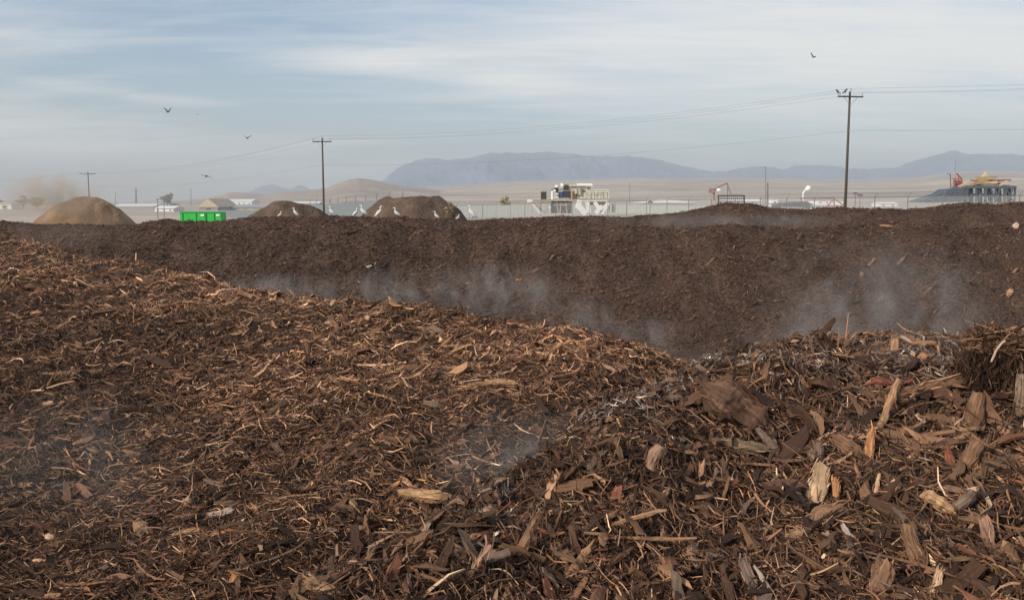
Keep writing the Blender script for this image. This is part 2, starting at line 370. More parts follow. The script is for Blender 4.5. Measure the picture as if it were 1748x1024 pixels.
# ================================================================ FINE WOOD
def palette(n, w, rg):
    P = np.array([(.048, .028, .018), (.105, .062, .037), (.18, .11, .064), (.30, .185, .105), (.46, .31, .185), (.17, .128, .095), (.22, .105, .060), (.58, .44, .30)])
    w = np.array(w, float); i = rg.choice(len(P), n, p=w / w.sum())
    c = P[i] * np.exp(rg.normal(0, .25, (n, 1))) * (1 + rg.normal(0, .018, (n, 3)))
    return np.clip(c * np.array([1.09, .945, .895]), .008, .8)
def normals(hf, x, y, e=.02):
    dx = (hf(x + e, y) - hf(x - e, y)) / (2 * e); dy = (hf(x, y + e) - hf(x, y - e)) / (2 * e)
    n = np.stack([-dx, -dy, np.ones_like(dx)], -1); return n / np.linalg.norm(n, axis=1, keepdims=True)
def strips(P, N, L, W, T, col, rg, rings=3, sect=3, tilt=.35, bend=.12, head=None, ragged=.35, taper=.55):
    """n wood shreds as one array of verts/faces. each has its own direction, bend, ragged widths"""
    n = len(P); th = rg.uniform(0, 2 * math.pi, n) if head is None else head
    ref = np.stack([np.cos(th), np.sin(th), np.zeros(n)], -1)
    t = ref - N * (ref * N).sum(1, keepdims=True)
    t /= np.linalg.norm(t, axis=1, keepdims=True)
    t = t + N * rg.normal(0, tilt, (n, 1)); t /= np.linalg.norm(t, axis=1, keepdims=True)
    up = N + rg.normal(0, tilt * 1.3, (n, 3)); b = np.cross(t, up); b /= np.linalg.norm(b, axis=1, keepdims=True)
    u = np.cross(b, t)
    s = np.linspace(-.5, .5, rings)
    bd = rg.normal(0, bend, (n, 2)) * L[:, None] * 2
    V = np.empty((n, rings, sect, 3)); G = np.empty((n, rings, sect, 3))
    tw = rg.normal(0, .35, n); seed = rg.uniform(0, 40, n)
    for i, si in enumerate(s):
        jit = rg.normal(0, .05, (n, 1)) * L[:, None]
        c = P + t * (L[:, None] * si + jit) + u * (bd[:, :1] * (si * si * 2 - .12)) + b * (bd[:, 1:] * (si * si * 2 - .12))
        ang = tw * si * 2; bb = b * np.cos(ang)[:, None] + u * np.sin(ang)[:, None]; uu = u * np.cos(ang)[:, None] - b * np.sin(ang)[:, None]
        w = W * (1 - taper * (abs(si) * 2) ** 1.6) * np.exp(rg.normal(0, ragged, n)); tt = T * (1 - .4 * abs(si) * 2)
        if sect == 3: off = [(-.5, 0), (.5, 0), (0, 1)]
        else: off = [(-.5, -.5), (.5, -.5), (.5, .5), (-.5, .5)]
        for j, (oa, ob) in enumerate(off):
            e = rg.normal(0, .10, (n, 1)) * w[:, None] if sect == 4 else 0
            ej = (rg.normal(0, .17, (n, 1)) * L[:, None]) if (sect == 4 and i in (0, rings - 1)) else 0
            V[:, i, j] = c + bb * (w[:, None] * oa + e) + uu * (tt[:, None] * ob) + t * ej
            G[:, i, j, 0] = w * (oa + ob * .5) + seed; G[:, i, j, 1] = L * si; G[:, i, j, 2] = seed
    k = rings * sect; base = np.arange(n)[:, None] * k
    f = []
    for i in range(rings - 1):
        for j in range(sect):
            if sect == 3 and j == 0 and False: continue
            j2 = (j + 1) % sect; f.append((i * sect + j, i * sect + j2, (i + 1) * sect + j2, (i + 1) * sect + j))
    if sect == 4: f += [(3, 2, 1, 0), tuple((rings - 1) * sect + q for q in range(4))]
    f = np.array(f); F = (base[:, :, None] + f[None]).reshape(-1, 4)
    C = np.repeat(col, k, axis=0)
    return V.reshape(-1, 3), F, C, G.reshape(-1, 3)
def join(parts):
    Vs, Fs, Cs, Gs = [], [], [], []; o = 0
    for V, F, C, G in parts: Vs.append(V); Fs.append(F + o); Cs.append(C); Gs.append(G); o += len(V)
    return np.concatenate(Vs), np.concatenate(Fs), np.concatenate(Cs), np.concatenate(Gs)
def scatter_near(n, r0, r1, amax, rg, hf, other, p=0.0):
    """candidates of surface points, denser near the viewer's feet (level of detail by distance)"""
    q = rg.uniform(0, 1, n); r = np.exp(math.log(r0) + q * (math.log(r1) - math.log(r0)))
    a = np.clip(rg.normal(0, 1, n), -9, 9); a = rg.uniform(-amax, amax, n)
    x = r * np.sin(a); y = r * np.cos(a); z = hf(x, y); k = z > other(x, y) - .02
    return x[k], y[k], z[k]
def sublen(rg, n, med, sig, lo, hi): return np.clip(np.exp(rg.normal(math.log(med), sig, n)), lo, hi)
W_LEFT = (.22, .30, .22, .13, .06, .04, .03, .006); W_RIGHT = (.26, .33, .22, .09, .03, .06, .025, .006)

def wood_cover(hf, other, n, r0, r1, amax, med, W, seed, vis=None, dry=None, rhead=None, frs=((.36, 'fine'), (.42, 'fibre'), (.12, 'chip'), (.10, 'long'), (.006, 'block'))):  # dry: light and shade painted into the chip tint, not moisture
    rg = np.random.default_rng(seed); parts = []
    for frac, kind in frs:
        x, y, z = scatter_near(int(n * frac), r0, r1, amax, rg, hf, other)
        if vis is not None: k = vis(x, y); x, y, z = x[k], y[k], z[k]
        m = len(x); r = np.hypot(x, y); sc = np.clip((r / 3.4), .85, None) ** .55
        N = normals(hf, x, y, .03)
        patch = fbm(x * 1.3, y * 1.3, seed + 70, 3)          # coarse / fine patches
        sc = sc * np.exp(patch * .42)
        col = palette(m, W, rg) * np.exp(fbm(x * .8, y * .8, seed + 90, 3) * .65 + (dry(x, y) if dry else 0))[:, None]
        P = np.stack([x, y, z + rg.uniform(-.006, .014, m) * sc], -1)
        head = rg.normal(.15, .9, m) + (rg.uniform(0, 1, m) < .3) * rg.uniform(0, 3, m)
        if rhead: head = rg.normal(rhead, .75, m) + (rg.uniform(0, 1, m) < .25) * rg.uniform(0, 3, m)
        if kind == 'fine':
            L = sublen(rg, m, med * .5, .4, .008, .05) * sc; Wd = L * rg.uniform(.07, .22, m); P[:, 2] += rg.uniform(0, .012, m) * sc
            parts.append(strips(P, N, L, Wd, Wd * .7, col * rg.choice([.45, .8, 1.1], (m, 1)), rg, 3, 3, .5, .16, None, .3, .6))
        elif kind == 'fibre':
            L = sublen(rg, m, med * .95, .45, .012, .11) * sc; Wd = L * rg.uniform(.05, .14, m)
            parts.append(strips(P, N, L, Wd, Wd * .8, col, rg, 5, 3, .38, .22, head, .25, .7))
        elif kind == 'chip':
            L = sublen(rg, m, med * .85, .42, .012, .09) * sc; Wd = L * rg.uniform(.10, .30, m)
            parts.append(strips(P, N, L, Wd, np.minimum(Wd * .35, .007 * sc), col, rg, 3, 4, .36, .09, head, .32, .45))
        elif kind == 'block':
            L = sublen(rg, m, med * 2.0, .35, .05, .14) * np.minimum(sc, 1.6); Wd = L * rg.uniform(.18, .34, m)
            parts.append(strips(P + N * .012, N, L, Wd, Wd * rg.uniform(.3, .7, m), col * .85, rg, 7, 4, .30, .05, head, .12, .3))
        else:
            L = sublen(rg, m, med * 2.3, .35, .05, .22) * sc; Wd = L * rg.uniform(.02, .05, m)
            parts.append(strips(P + N * .008, N, L, Wd, Wd, col * 1.15, rg, 5, 3, .22, .16, head, .2, .6))
    return parts
def make_mesh_obj(name, parts, mat, parent, kind='stuff'):
    # triangles and quads are both stored as quads
    V, F, C, G = join(parts); o = link(name, np_mesh(name, V, F, False, C, G), mat, parent); o['kind'] = kind; return o

Lw = empty('mulch_windrow', (0, 0, 0), 'long low near windrow of light brown shredded wood filling the left foreground', 'mulch pile')
V, F = polar_grid(hL, .6, 60, 520, -80, 80, 560); link('compost_core', np_mesh('core', V, F, True), M['soil'], Lw)
Rw = empty('mulch_mound', (0, 0, 0), 'steaming mound of coarse wood chunks nearest the camera at lower right', 'mulch pile')
V, F = polar_grid(hR, .6, 5.6, 330, -75, 80, 420); link('compost_core', np_mesh('core', V, F, True), M['soil'], Rw)
seeL = lambda x, y: sdist(RIDGE, x, y) < .5
parts = wood_cover(hL, hR, 560000, 1.5, 24, R(46), .034, W_LEFT, 101, seeL, lambda x, y: .38 * np.exp(-((sdist(RIDGE, x, y) + .4) / 1.5) ** 2) - .12 - .55 * np.exp(-((sdist(EDGE, x, y) + .22) / .34) ** 2))  # paints side light on the ridge crest and shade along the fold
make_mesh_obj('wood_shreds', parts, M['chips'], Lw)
seeR = lambda x, y: (sdist(EDGE, x, y) > -.35) & (y < 4.0)
parts = wood_cover(hR, hL, 165000, 1.15, 4.2, R(46), .037, W_RIGHT, 202, seeR, lambda x, y: .08 - .34 * np.exp(-((sdist(EDGE, x, y) - .12) / .22) ** 2), 1.45, ((.34, 'fine'), (.37, 'fibre'), (.17, 'chip'), (.12, 'long'), (.018, 'block')))  # shade of the fold painted into chip colours along the left rim
make_mesh_obj('wood_shreds', parts, M['chips'], Rw)
# whitish crust of dried fibres along the steaming rim of the mound
rg = np.random.default_rng(5); n = 3600; seg = np.cumsum(np.r_[0, np.hypot(*np.diff(EDGE[1:8], axis=0).T)]); q = rg.uniform(0, seg[-1], n)
x = np.interp(q, seg, EDGE[1:8, 0]) + rg.normal(.05, .09, n); y = np.interp(q, seg, EDGE[1:8, 1]) + rg.normal(0, .09, n)
k = fbm(x * 2.5, y * 2.5, 66, 3) > rg.normal(.05, .12, n); x, y = x[k], y[k]; n = len(x); N = normals(h_near, x, y, .03)
x2 = rg.uniform(.8, 2.2, 2600); y2 = 3.1 - .12 * (x2 - 1) + rg.normal(0, .14, 2600)
x = np.r_[x, x2]; y = np.r_[y, y2]; n = len(x); N = normals(h_near, x, y, .03); P = np.stack([x, y, h_near(x, y) + rg.uniform(.002, .022, n)], -1)
L = sublen(rg, n, .022, .5, .006, .06); col = np.array([(.22, .175, .145)]) * np.exp(rg.normal(0, .55, (n, 1)))
make_mesh_obj('pale_crust', [strips(P, N, L, L * rg.uniform(.06, .25, n), L * .06, col, rg, 4, 3, .5, .2, None, .3, .6)], M['chips'], Rw)

# the two long dark windrows behind
def far_cover(hf, n, x0, x1, y0, y1, med, seed, W, heights=None):
    rg = np.random.default_rng(seed); x = rg.uniform(x0, x1, n); dy = rg.uniform(y0, y1, n); parts = []
    y = dy; z = hf(x, y); k = z > .05; x, y, z = x[k], y[k], z[k]; m = len(x); N = normals(hf, x, y, .08)
    col = palette(m, W, rg) * np.exp(fbm(x * .5, y * .5, seed + 4, 3) * .35)[:, None]
    col = col * .55 + np.array([[.088, .056, .042]]) * .45 * np.exp(rg.normal(0, .3, (m, 1)))
    L = sublen(rg, m, med, .5, .04, .5); Wd = L * rg.uniform(.08, .28, m)
    head = rg.normal(.35, .75, m)
    P = np.stack([x, y, z + rg.uniform(-.01, .03, m)], -1)
    return [strips(P, N, L, Wd, Wd * .4, col, rg, 3, 3, .35, .1, head, .3, .5)]
WF = (.30, .52, .13, .018, .003, .05, .02, .0015)
Aw = empty('compost_windrow', (0, DA, 0), 'long dark brown compost windrow spanning the middle of the view', 'compost pile')
V, F = xy_grid(hA, -34, 34, 900, 17.0, 29.5, 170); V[:, 1] -= DA; link('compost_core', np_mesh('core', V, F, True), M['soil_back'], Aw)
p = far_cover(hA, 230000, -20, 20, 17.6, 25.6, .066, 301, WF); p[0][0][:, 1] -= DA
make_mesh_obj('wood_shreds', p, M['chips_far'], Aw)
Bw = empty('compost_windrow', (0, DB, 0), 'farther dark compost windrow behind the big one, with egrets along its crest', 'compost pile')
V, F = xy_grid(hB, -60, 60, 900, 35.5, 47, 80); V[:, 1] -= DB; link('compost_core', np_mesh('core', V, F, True), M['soil_back'], Bw)
p = far_cover(hB, 70000, -28, 28, 38, 42.5, .095, 302, WF); p[0][0][:, 1] -= DB
make_mesh_obj('wood_shreds', p, M['chips_far'], Bw)

# ================================================================ LARGE INDIVIDUAL PIECES
CAMP = np.array([0, 0, CAMZ]); FV = Vector((0, math.cos(PITCH), -math.sin(PITCH))); UV = Vector((0, math.sin(PITCH), math.cos(PITCH))); XV = Vector((1, 0, 0))
def hit(u, v, hf, d0=1.0, d1=60.0):
    d = np.exp(np.linspace(math.log(d0), math.log(d1), 6000)); p = px(u, v, 1.0); dr = Vector((p.x, p.y, p.z - CAMZ))
    x = dr.x * d; y = dr.y * d; z = CAMZ + dr.z * d; k = np.where(hf(x, y) > z)[0]
    i = k[0] if len(k) else int(np.argmin(np.abs(z - hf(x, y))))
    return Vector((x[i], y[i], z[i])), d[i]
PIECE_COL = {'tan': (.36, .23, .13), 'pale': (.52, .38, .24), 'brown': (.21, .13, .077), 'rotten': (.135, .083, .052), 'orange': (.44, .235, .11), 'grey': (.20, .152, .112), 'dark': (.035, .022, .017),
             'red': (.24, .10, .06), 'white': (.52, .44, .35), 'yellow': (.46, .31, .17), 'olive': (.22, .165, .105), 'pink': (.36, .24, .165)}
PIECE_COL = {k_: (v_[0] * 1.06, v_[1] * .93, v_[2] * .88) for k_, v_ in PIECE_COL.items()}
def chunk_mesh(name, L, W, T, col, seed, shape='split', bend=.05, rings=18, sides=12):
    rg = np.random.default_rng(seed); s = np.linspace(-.5, .5, rings); a = np.linspace(0, 2 * math.pi, sides, endpoint=False)
    S, A = np.meshgrid(s, a, indexing='ij'); ca, sa = np.cos(A), np.sin(A)
    gro = rg.normal(0, 1, sides)[None, :]
    if shape == 'log': pw = 1.0; taper = .12; end = .05; gr = .07
    elif shape == 'split': pw = .55; taper = .35; end = .22; gr = .14
    elif shape == 'flat': pw = .45; taper = .30; end = .16; gr = .08
    elif shape == 'stick': pw = .9; taper = .45; end = .05; gr = .12
    elif shape == 'twig': pw = 1.0; taper = .35; end = .02; gr = .15
    else: pw = .8; taper = .35; end = .12; gr = .22        # clod
    cx_ = np.sign(ca) * np.abs(ca) ** pw; sy_ = np.sign(sa) * np.abs(sa) ** pw
    prof = 1 - taper * (np.abs(S) * 2) ** (2.2 if shape != 'clod' else 2.6)
    if shape == 'clod': prof = np.sqrt(np.clip(1 - (np.abs(S) * 1.96) ** 2.6, .03, 1)) * (1 + .5 * (-S)) * (1 + .22 * fbm(A * .9, S * 3, seed + 31, 3))
    kn = np.linspace(-.5, .5, 7); wav = 1 + .13 * np.interp(S, kn, rg.normal(0, 1, 7)) * (1.6 if shape in ('split', 'clod') else .7)
    rad = prof * wav * (1 + gr * gro * .6 + gr * fbm(A * 2.2 + seed, S * L / W * 1.6, seed, 4) * 2.0 + gr * .8 * (np.abs(fbm(A * 3.5 + seed, S * L / W * 1.1, seed + 8, 4)) - .25) + (.30 * (np.abs(fbm(A * 6 + seed, S * 2.2, seed + 18, 4)) - .2) + .10 * fbm(A * 9, S * 16, seed + 21, 3) if shape == 'clod' else 0))
    along = S * L + (np.abs(S) > .46) * rg.normal(0, end, (rings, sides)) * W + (np.abs(S) > .38) * rg.normal(0, end * .3, (rings, sides)) * W
    b1, b2 = rg.normal(0, 1, 2) * bend * L
    if shape in ('stick', 'twig'): wob = np.interp(S, kn, rg.normal(0, 1, 7)) * L * (.022 if shape == 'twig' else .009)
    else: wob = 0
    x = W / 2 * cx_ * rad + b1 * (4 * S * S - .3) + wob; z = T / 2 * sy_ * rad + b2 * (4 * S * S - .3)
    V = np.stack([x, along, z], -1).reshape(-1, 3)
    i = np.arange(rings - 1)[:, None] * sides; j = np.arange(sides)[None]; j2 = (j + 1) % sides
    F = np.stack([i + j, i + sides + j, i + sides + j2, i + j2], -1).reshape(-1, 4)
    # caps as fans of quads via centre vertices
    n = len(V); c0 = V[:sides].mean(0) + np.array([0, W * end * .5, 0]); c1 = V[-sides:].mean(0) - np.array([0, W * end * .5, 0])
    V = np.vstack([V, c0, c1]); o = (rings - 1) * sides; caps = []
    for k in range(0, sides, 2):
        caps.append((n, k, (k + 1) % sides, (k + 2) % sides)); caps.append((n + 1, o + (k + 2) % sides, o + (k + 1) % sides, o + k))
    F = np.vstack([F, np.array(caps)])
    dirt = .5 + .5 * fbm(A * 1.5 + seed * 3, S * L / W * 1.1, seed + 3, 4)
    tone = np.clip(.40 + 1.05 * dirt, .35, 1.3) * (1 + .25 * fbm(A * 5, S * L / W * 1.2 + seed, seed + 5, 3))
    C = (np.array(col) * tone[..., None]).reshape(-1, 3); C = np.vstack([C, C[:1] * .8, C[-1:] * .8])
    G = np.stack([A * W * .5 + seed, S * L, np.full_like(S, seed)], -1).reshape(-1, 3); G = np.vstack([G, G[:1], G[-1:]])
    return np_mesh(name, V, F, shape in ('log', 'twig'), C, G)
pc = [0]
def piece(name, cat, label, u, v, Lp, Wp, ang, color, shape='split', Tf=.5, k=.7, bend=.05, lift=.25, hf=h_near, mat='wood', group=None, roll=None, d=None):
    """Lp, Wp: length and width in photo pixels; ang: degrees from the horizontal; k: how far it lies back into the slope"""
    pc[0] += 1; P, dd = hit(u, v, hf)
    if d: P = px(u, v, d); dd = d
    sc = dd / FPX; a = R(ang)
    y = (XV * math.cos(a) + (UV + FV * k) * math.sin(a)); L = Lp * sc * y.length; y.normalize()
    n = Vector(normals(hf, np.array([P.x]), np.array([P.y]), .05)[0]) if not d else Vector((0, -.4, .9))
    n = (n * 1.0 - FV * .35).normalized()
    x = y.cross(n).normalized(); z = x.cross(y)
    W = Wp * sc; T = W * Tf
    me = chunk_mesh(name, L, W, T, PIECE_COL[color], 1000 + pc[0] * 7, shape, bend, rings=44 if Lp > 60 else 20, sides=24 if Lp > 60 else 12)
    o = link(name, me, M[mat])
    from mathutils import Matrix
    rot = Matrix((x, y, z)).transposed()
    if roll: rot = rot @ Matrix.Rotation(R(roll), 3, 'Y')
    o.matrix_world = Matrix.Translation(P + z * (T * (lift) + .004 + (.013 if u > 900 and v > 560 and hf is h_near else 0))) @ rot.to_4x4()
    if Lp >= 36 and shape not in ('twig', 'stick'):
        rg = np.random.default_rng(pc[0] + 50); nv = len(me.vertices); vv = np.empty(nv * 3); me.vertices.foreach_get('co', vv); vv = vv.reshape(-1, 3)
        nf_ = 200 if shape == 'clod' else 60; p_ = vv[rg.integers(0, nv, nf_)]; nn_ = np.stack([p_[:, 0] / W, p_[:, 1] * .02, p_[:, 2] / T + .15], -1); nn_ /= np.linalg.norm(nn_, axis=1, keepdims=True) + 1e-6
        Lf = np.clip(L * rg.lognormal(-1.6 if shape != 'clod' else -2.2, .45, nf_), .004, L * .5); cf = np.array(PIECE_COL[color]) * np.exp(rg.normal(-.1, .4, (nf_, 1)))
        V_, F_, C_, G_ = strips(p_ + nn_ * .0005, nn_, Lf, Lf * rg.uniform(.04, .13, nf_), Lf * .05, cf, rg, 4, 3, .10, .08, math.pi / 2 + rg.normal(0, 0.16 if shape != 'clod' else .25, nf_), .25, .6)
        c_ = link('frayed_fibres', np_mesh('fibres', V_, F_, False, C_, G_), M['chips'], o); c_['kind'] = 'stuff'
    return tag(o, label, cat, group)
PC = piece
# right-hand mound
PC('wood_clod', 'wood clod', 'big ragged rotten wood clod with layered fibres, left part of the right mound', 1244, 710, 118, 72, -38, 'rotten', 'clod', .8, .35, .03, .30)
PC('wood_sliver', 'bark sliver', 'dark layered bark sliver tucked under the big rotten clod', 1262, 768, 100, 20, -6, 'olive', 'split', .5)
PC('bark_stick', 'stick', 'grey brown stick leaning down from the tip of the big clod', 1308, 764, 66, 15, -58, 'grey', 'stick', .9, .5)
PC('wood_chip', 'wood chip', 'small pale upright chip just right of the leaning stick under the clod', 1316, 768, 34, 8, 76, 'pale', 'flat', .4, .4)
PC('wood_block', 'wood block', 'thick pale tan block with jagged lower end, middle of the right mound', 1396, 838, 68, 33, 62, 'pale', 'flat', .55, .5, .02, .45)
PC('wood_block', 'wood block', 'long brown bark block lying just below the thick pale tan block', 1408, 890, 64, 24, 30, 'brown', 'split', .7, .5)
PC('bark_piece', 'bark piece', 'short upright orange brown bark piece right of the thick pale block', 1428, 842, 46, 12, 80, 'orange', 'split', .6, .3)
PC('wood_splinter', 'splinter', 'bright orange splinter standing up in the mound below the long thin stick', 1480, 780, 80, 13, 73, 'orange', 'flat', .5, .3, .02, 1.0)
PC('thin_stick', 'stick', 'long thin grey brown stick leaning up right above the orange splinter', 1514, 708, 112, 12, 56, 'tan', 'stick', .7, .45, .012, 2.2)
PC('bark_plank', 'bark strip', 'long dark bark strip pointing at the root clump', 1580, 680, 125, 15, 12, 'brown', 'split', .5, .5, .02, 1.6)
PC('bark_plank', 'bark strip', 'flat reddish bark strip just above the long dark bark strip', 1534, 656, 92, 12, 8, 'red', 'split', .5, .5)
PC('wood_chip', 'wood chip', 'tall tan chip standing upright on the crest of the right mound', 1526, 600, 42, 16, 82, 'tan', 'flat', .45, .05, .02, .5)
PC('wood_chip', 'wood chip', 'orange leaf-shaped chip propped on the crest right of the tall tan chip', 1568, 620, 34, 16, 48, 'orange', 'flat', .25, .1)
PC('wood_chip', 'wood chip', 'pale yellowish chip lying on the crest near the orange leaf-shaped chip', 1556, 612, 15, 8, 60, 'pale', 'flat', .3)
PC('bark_curl', 'bark curl', 'black curled bark strip on the crest below the tall tan chip', 1508, 634, 62, 10, 4, 'dark', 'split', .5, .5, .16, .9)
PC('bark_curl', 'bark curl', 'small black crumpled bark flake right of the black curled strip', 1556, 632, 28, 13, 35, 'dark', 'flat', .5, .3, .1, .9)
PC('bark_log', 'log', 'long rough grey log slanting up just left of the frame edge below the root clump', 1731, 686, 90, 20, 80, 'grey', 'log', .9, .15, .02, .8, mat='bark')
PC('wood_block', 'wood block', 'yellow brown split block on the right part of the mound', 1596, 864, 52, 24, -32, 'yellow', 'split', .7, .5)
PC('wood_block', 'wood block', 'grey brown round billet leaning just right of the yellow split block', 1644, 862, 44, 18, 32, 'grey', 'log', .9, .5, mat='bark')
PC('bark_plank', 'bark strip', 'upright pinkish grey bark strip near the lower right corner', 1681, 932, 80, 19, -85, 'pink', 'flat', .4, .45, .07, .5, mat='bark')
PC('bark_piece', 'bark piece', 'curved brown bark piece lying across the top of the upright pinkish strip', 1654, 893, 46, 13, -6, 'brown', 'split', .6, .4, .1)
PC('dead_leaf', 'dead leaf', 'pointed tan dead leaf hanging on the right side of the mound', 1668, 814, 36, 20, -60, 'tan', 'flat', .08, .3, .12, 1.2)
PC('bark_piece', 'bark piece', 'short reddish upright bark piece left of the pointed dead leaf', 1618, 792, 42, 13, -87, 'red', 'flat', .5, .4)
PC('bark_log', 'log', 'thick dark bark billet behind the pointed dead leaf', 1656, 784, 50, 26, 48, 'brown', 'log', .9, .6, mat='bark')
PC('wood_splinter', 'splinter', 'pale tan splinter pointing up left at the frame edge', 1738, 940, 54, 10, -60, 'tan', 'stick', .8, .2, .03, 1.2)
PC('wood_splinter', 'splinter', 'pale splinter lying at the bottom edge near the lower right corner', 1596, 1002, 50, 12, 62, 'pale', 'split', .6, .5, .03, .8)
PC('bark_log', 'log', 'broad vertical grooved bark log at the bottom edge of the mound', 1560, 946, 84, 32, -74, 'brown', 'log', .8, .6, mat='bark')
PC('wood_chip', 'wood chip', 'frayed fan-shaped brown chip at the bottom edge left of the grooved log', 1504, 1000, 62, 34, 62, 'brown', 'split', .45, .5)
PC('bark_flake', 'bark flake', 'large grey patterned bark flake low in the middle of the mound', 1272, 990, 58, 22, -72, 'grey', 'flat', .3, .5, .06, .8, mat='bark')
PC('wood_splinter', 'splinter', 'white edged splinter standing beside the grey patterned bark flake', 1296, 990, 50, 9, -58, 'white', 'stick', .6, .4)
PC('wood_chip', 'wood chip', 'orange tan chip heap low in the mound above the grey bark flake', 1356, 926, 36, 18, 20, 'tan', 'split', .5)
PC('wood_chip', 'wood chip', 'rounded tan chip below the clod on the left face of the mound', 1196, 833, 34, 13, 4, 'tan', 'flat', .6)
PC('wood_block', 'wood block', 'rounded pinkish bark billet standing at the left rim of the mound', 1116, 783, 46, 22, 60, 'pink', 'log', .8, .3, mat='bark')
PC('thin_stick', 'stick', 'long pale stick lying nearly flat across the lower left of the mound', 1090, 926, 196, 7, -2, 'tan', 'stick', .9, .4, .02, 1.2)
PC('thin_stick', 'stick', 'shorter tan stick slanting up just above the long flat pale stick', 1090, 893, 100, 9, 14, 'tan', 'stick', .9, .5, .02, 1.2)
PC('wood_splinter', 'splinter', 'long frayed dark splinter slanting down the left edge of the mound', 893, 945, 130, 16, 64, 'brown', 'split', .6, .5, .03, 1.8)
PC('wood_splinter', 'splinter', 'bright frayed splinter leaning left of the long dark one at the bottom edge', 806, 980, 104, 12, 60, 'pink', 'split', .5, .5, .03, 1.0)
PC('bark_flake', 'bark flake', 'rusty red rounded bark flake on the left rim of the mound', 1052, 852, 28, 18, 70, 'red', 'flat', .35)
PC('bark_flake', 'bark flake', 'dark red bark flake near the valley at the lower middle', 893, 888, 26, 16, 30, 'red', 'flat', .35)
PC('wood_chip', 'wood chip', 'short reddish chip in front of the dark red bark flake', 858, 912, 22, 9, -42, 'orange', 'flat', .4)
PC('wood_block', 'wood block', 'brown block with rough ends in the upper middle of the mound', 1440, 768, 54, 22, -35, 'brown', 'split', .7, .5)
PC('stone', 'stone', 'smooth grey stone half buried left of the rough brown block', 1388, 786, 30, 18, -20, 'grey', 'clod', .8, .3)
PC('thin_twig', 'twig', 'thin pale twig standing up on the crest in the steam', 1589, 572, 30, 3.2, 88, 'tan', 'twig', 1, .02, .03, 3)
PC('thin_twig', 'twig', 'thin forked twig sticking up at the left end of the mound crest', 1345, 590, 48, 2.6, -58, 'grey', 'twig', 1, .02, .05, 3)
PC('wood_splinter', 'splinter', 'tall tan splinter standing upright on the crest at the frame edge', 1733, 548, 52, 12, -76, 'tan', 'stick', .6, .02, .02, 1.0)
PC('fallen_wood', 'wood piece', 'pale splintered root piece on the steaming crest near the upright twig', 1556, 588, 40, 9, -22, 'white', 'split', .5, .2, .1)
PC('bark_piece', 'bark piece', 'pink bark flake in the steam on the right crest', 1652, 590, 26, 16, 35, 'pink', 'flat', .4, .2)
PC('wood_chip', 'wood chip', 'white fluffy chip below the bark strips right of the mound centre', 1572, 720, 24, 10, -42, 'white', 'flat', .4)
PC('thin_stick', 'stick', 'thin brown stick crossing the mound between the tan block and the clod', 1232, 846, 54, 6, 60, 'brown', 'stick', .9)
PC('wood_chip', 'wood chip', 'white rag-like chip low on the mound right of the brown bark block', 1440, 914, 28, 13, -60, 'white', 'flat', .3)
PC('wood_chip', 'wood chip', 'pale straw chip standing below the orange splinter', 1500, 832, 34, 8, 62, 'pale', 'stick', .6)
# left windrow
PC('wood_block', 'wood block', 'bright tan split billet with a narrow end in the lower middle', 725, 852, 88, 17, -6, 'yellow', 'split', .7, .3, .04, .7)
PC('wood_chip', 'wood chip', 'pinkish chip propped on the left end of the bright tan split billet', 698, 840, 30, 13, 30, 'pink', 'flat', .4)
PC('bark_plank', 'bark strip', 'smooth brown bark plank right of the bright tan split billet', 786, 858, 52, 14, 34, 'brown', 'flat', .5)
PC('wood_chip', 'wood chip', 'glossy orange chip up left of the bright tan split billet', 670, 832, 26, 9, 30, 'orange', 'flat', .3)
PC('wood_block', 'wood block', 'long pale splintered stick-like block in the middle of the left windrow', 836, 662, 96, 11, 6, 'tan', 'split', .7, .3, .03, .9)
PC('wood_chip', 'wood chip', 'short upright greyish chip at the right end of the long pale splintered block', 890, 668, 26, 10, -84, 'pink', 'flat', .4, .2)
PC('wood_chip', 'wood chip', 'pale spindle-shaped chip on the ridge right of the centre', 1038, 632, 28, 8, -30, 'pale', 'flat', .4, .2)
PC('wood_block', 'wood block', 'dark rounded bark lump in the middle of the left windrow', 676, 754, 56, 16, -4, 'brown', 'log', .8, mat='bark')
PC('wood_chip', 'wood chip', 'pink chip leaning beside the dark rounded bark lump', 712, 758, 38, 8, -48, 'pink', 'flat', .4, .3)
PC('wood_block', 'wood block', 'white bleached block with cracked surface, lower left', 374, 880, 48, 12, 12, 'white', 'split', .7)
PC('wood_block', 'wood block', 'flat smooth tan chip lying below the white bleached block', 318, 911, 48, 11, 10, 'tan', 'flat', .5)
PC('wood_block', 'wood block', 'orange split billet right of the flat smooth tan chip', 378, 914, 52, 13, 10, 'orange', 'split', .6)
PC('wood_chip', 'wood chip', 'jagged yellow three-cornered chip in the lower left', 242, 906, 34, 20, -50, 'yellow', 'split', .5, .2)
PC('wood_chip', 'wood chip', 'bright knobbly chip above the white bleached block', 322, 860, 24, 14, 68, 'pale', 'split', .8, .2)
PC('wood_chip', 'wood chip', 'pale yellow torn chip near the left frame edge at the bottom', 88, 920, 28, 12, -20, 'pale', 'split', .5)
PC('wood_splinter', 'splinter', 'pale straw-coloured splinter at the far left edge low down', 26, 832, 54, 8, 6, 'tan', 'split', .5)
PC('bark_plank', 'bark strip', 'long dark brown branch lying in the left windrow', 128, 641, 110, 7, 3, 'brown', 'stick', .8, .3, .01, 1.2)
PC('wood_chip', 'wood chip', 'feathery frayed tan chip on the long dark brown branch', 180, 630, 44, 14, 18, 'tan', 'split', .4, .3)
PC('bark_plank', 'bark strip', 'long tan frayed stick near the ridge on the left', 382, 524, 54, 10, 22, 'tan', 'split', .6, .2)
PC('wood_block', 'wood block', 'short level billet lying on the ridge at the upper left', 154, 445, 30, 6, 0, 'tan', 'log', .9, .1, .01, 1.4)
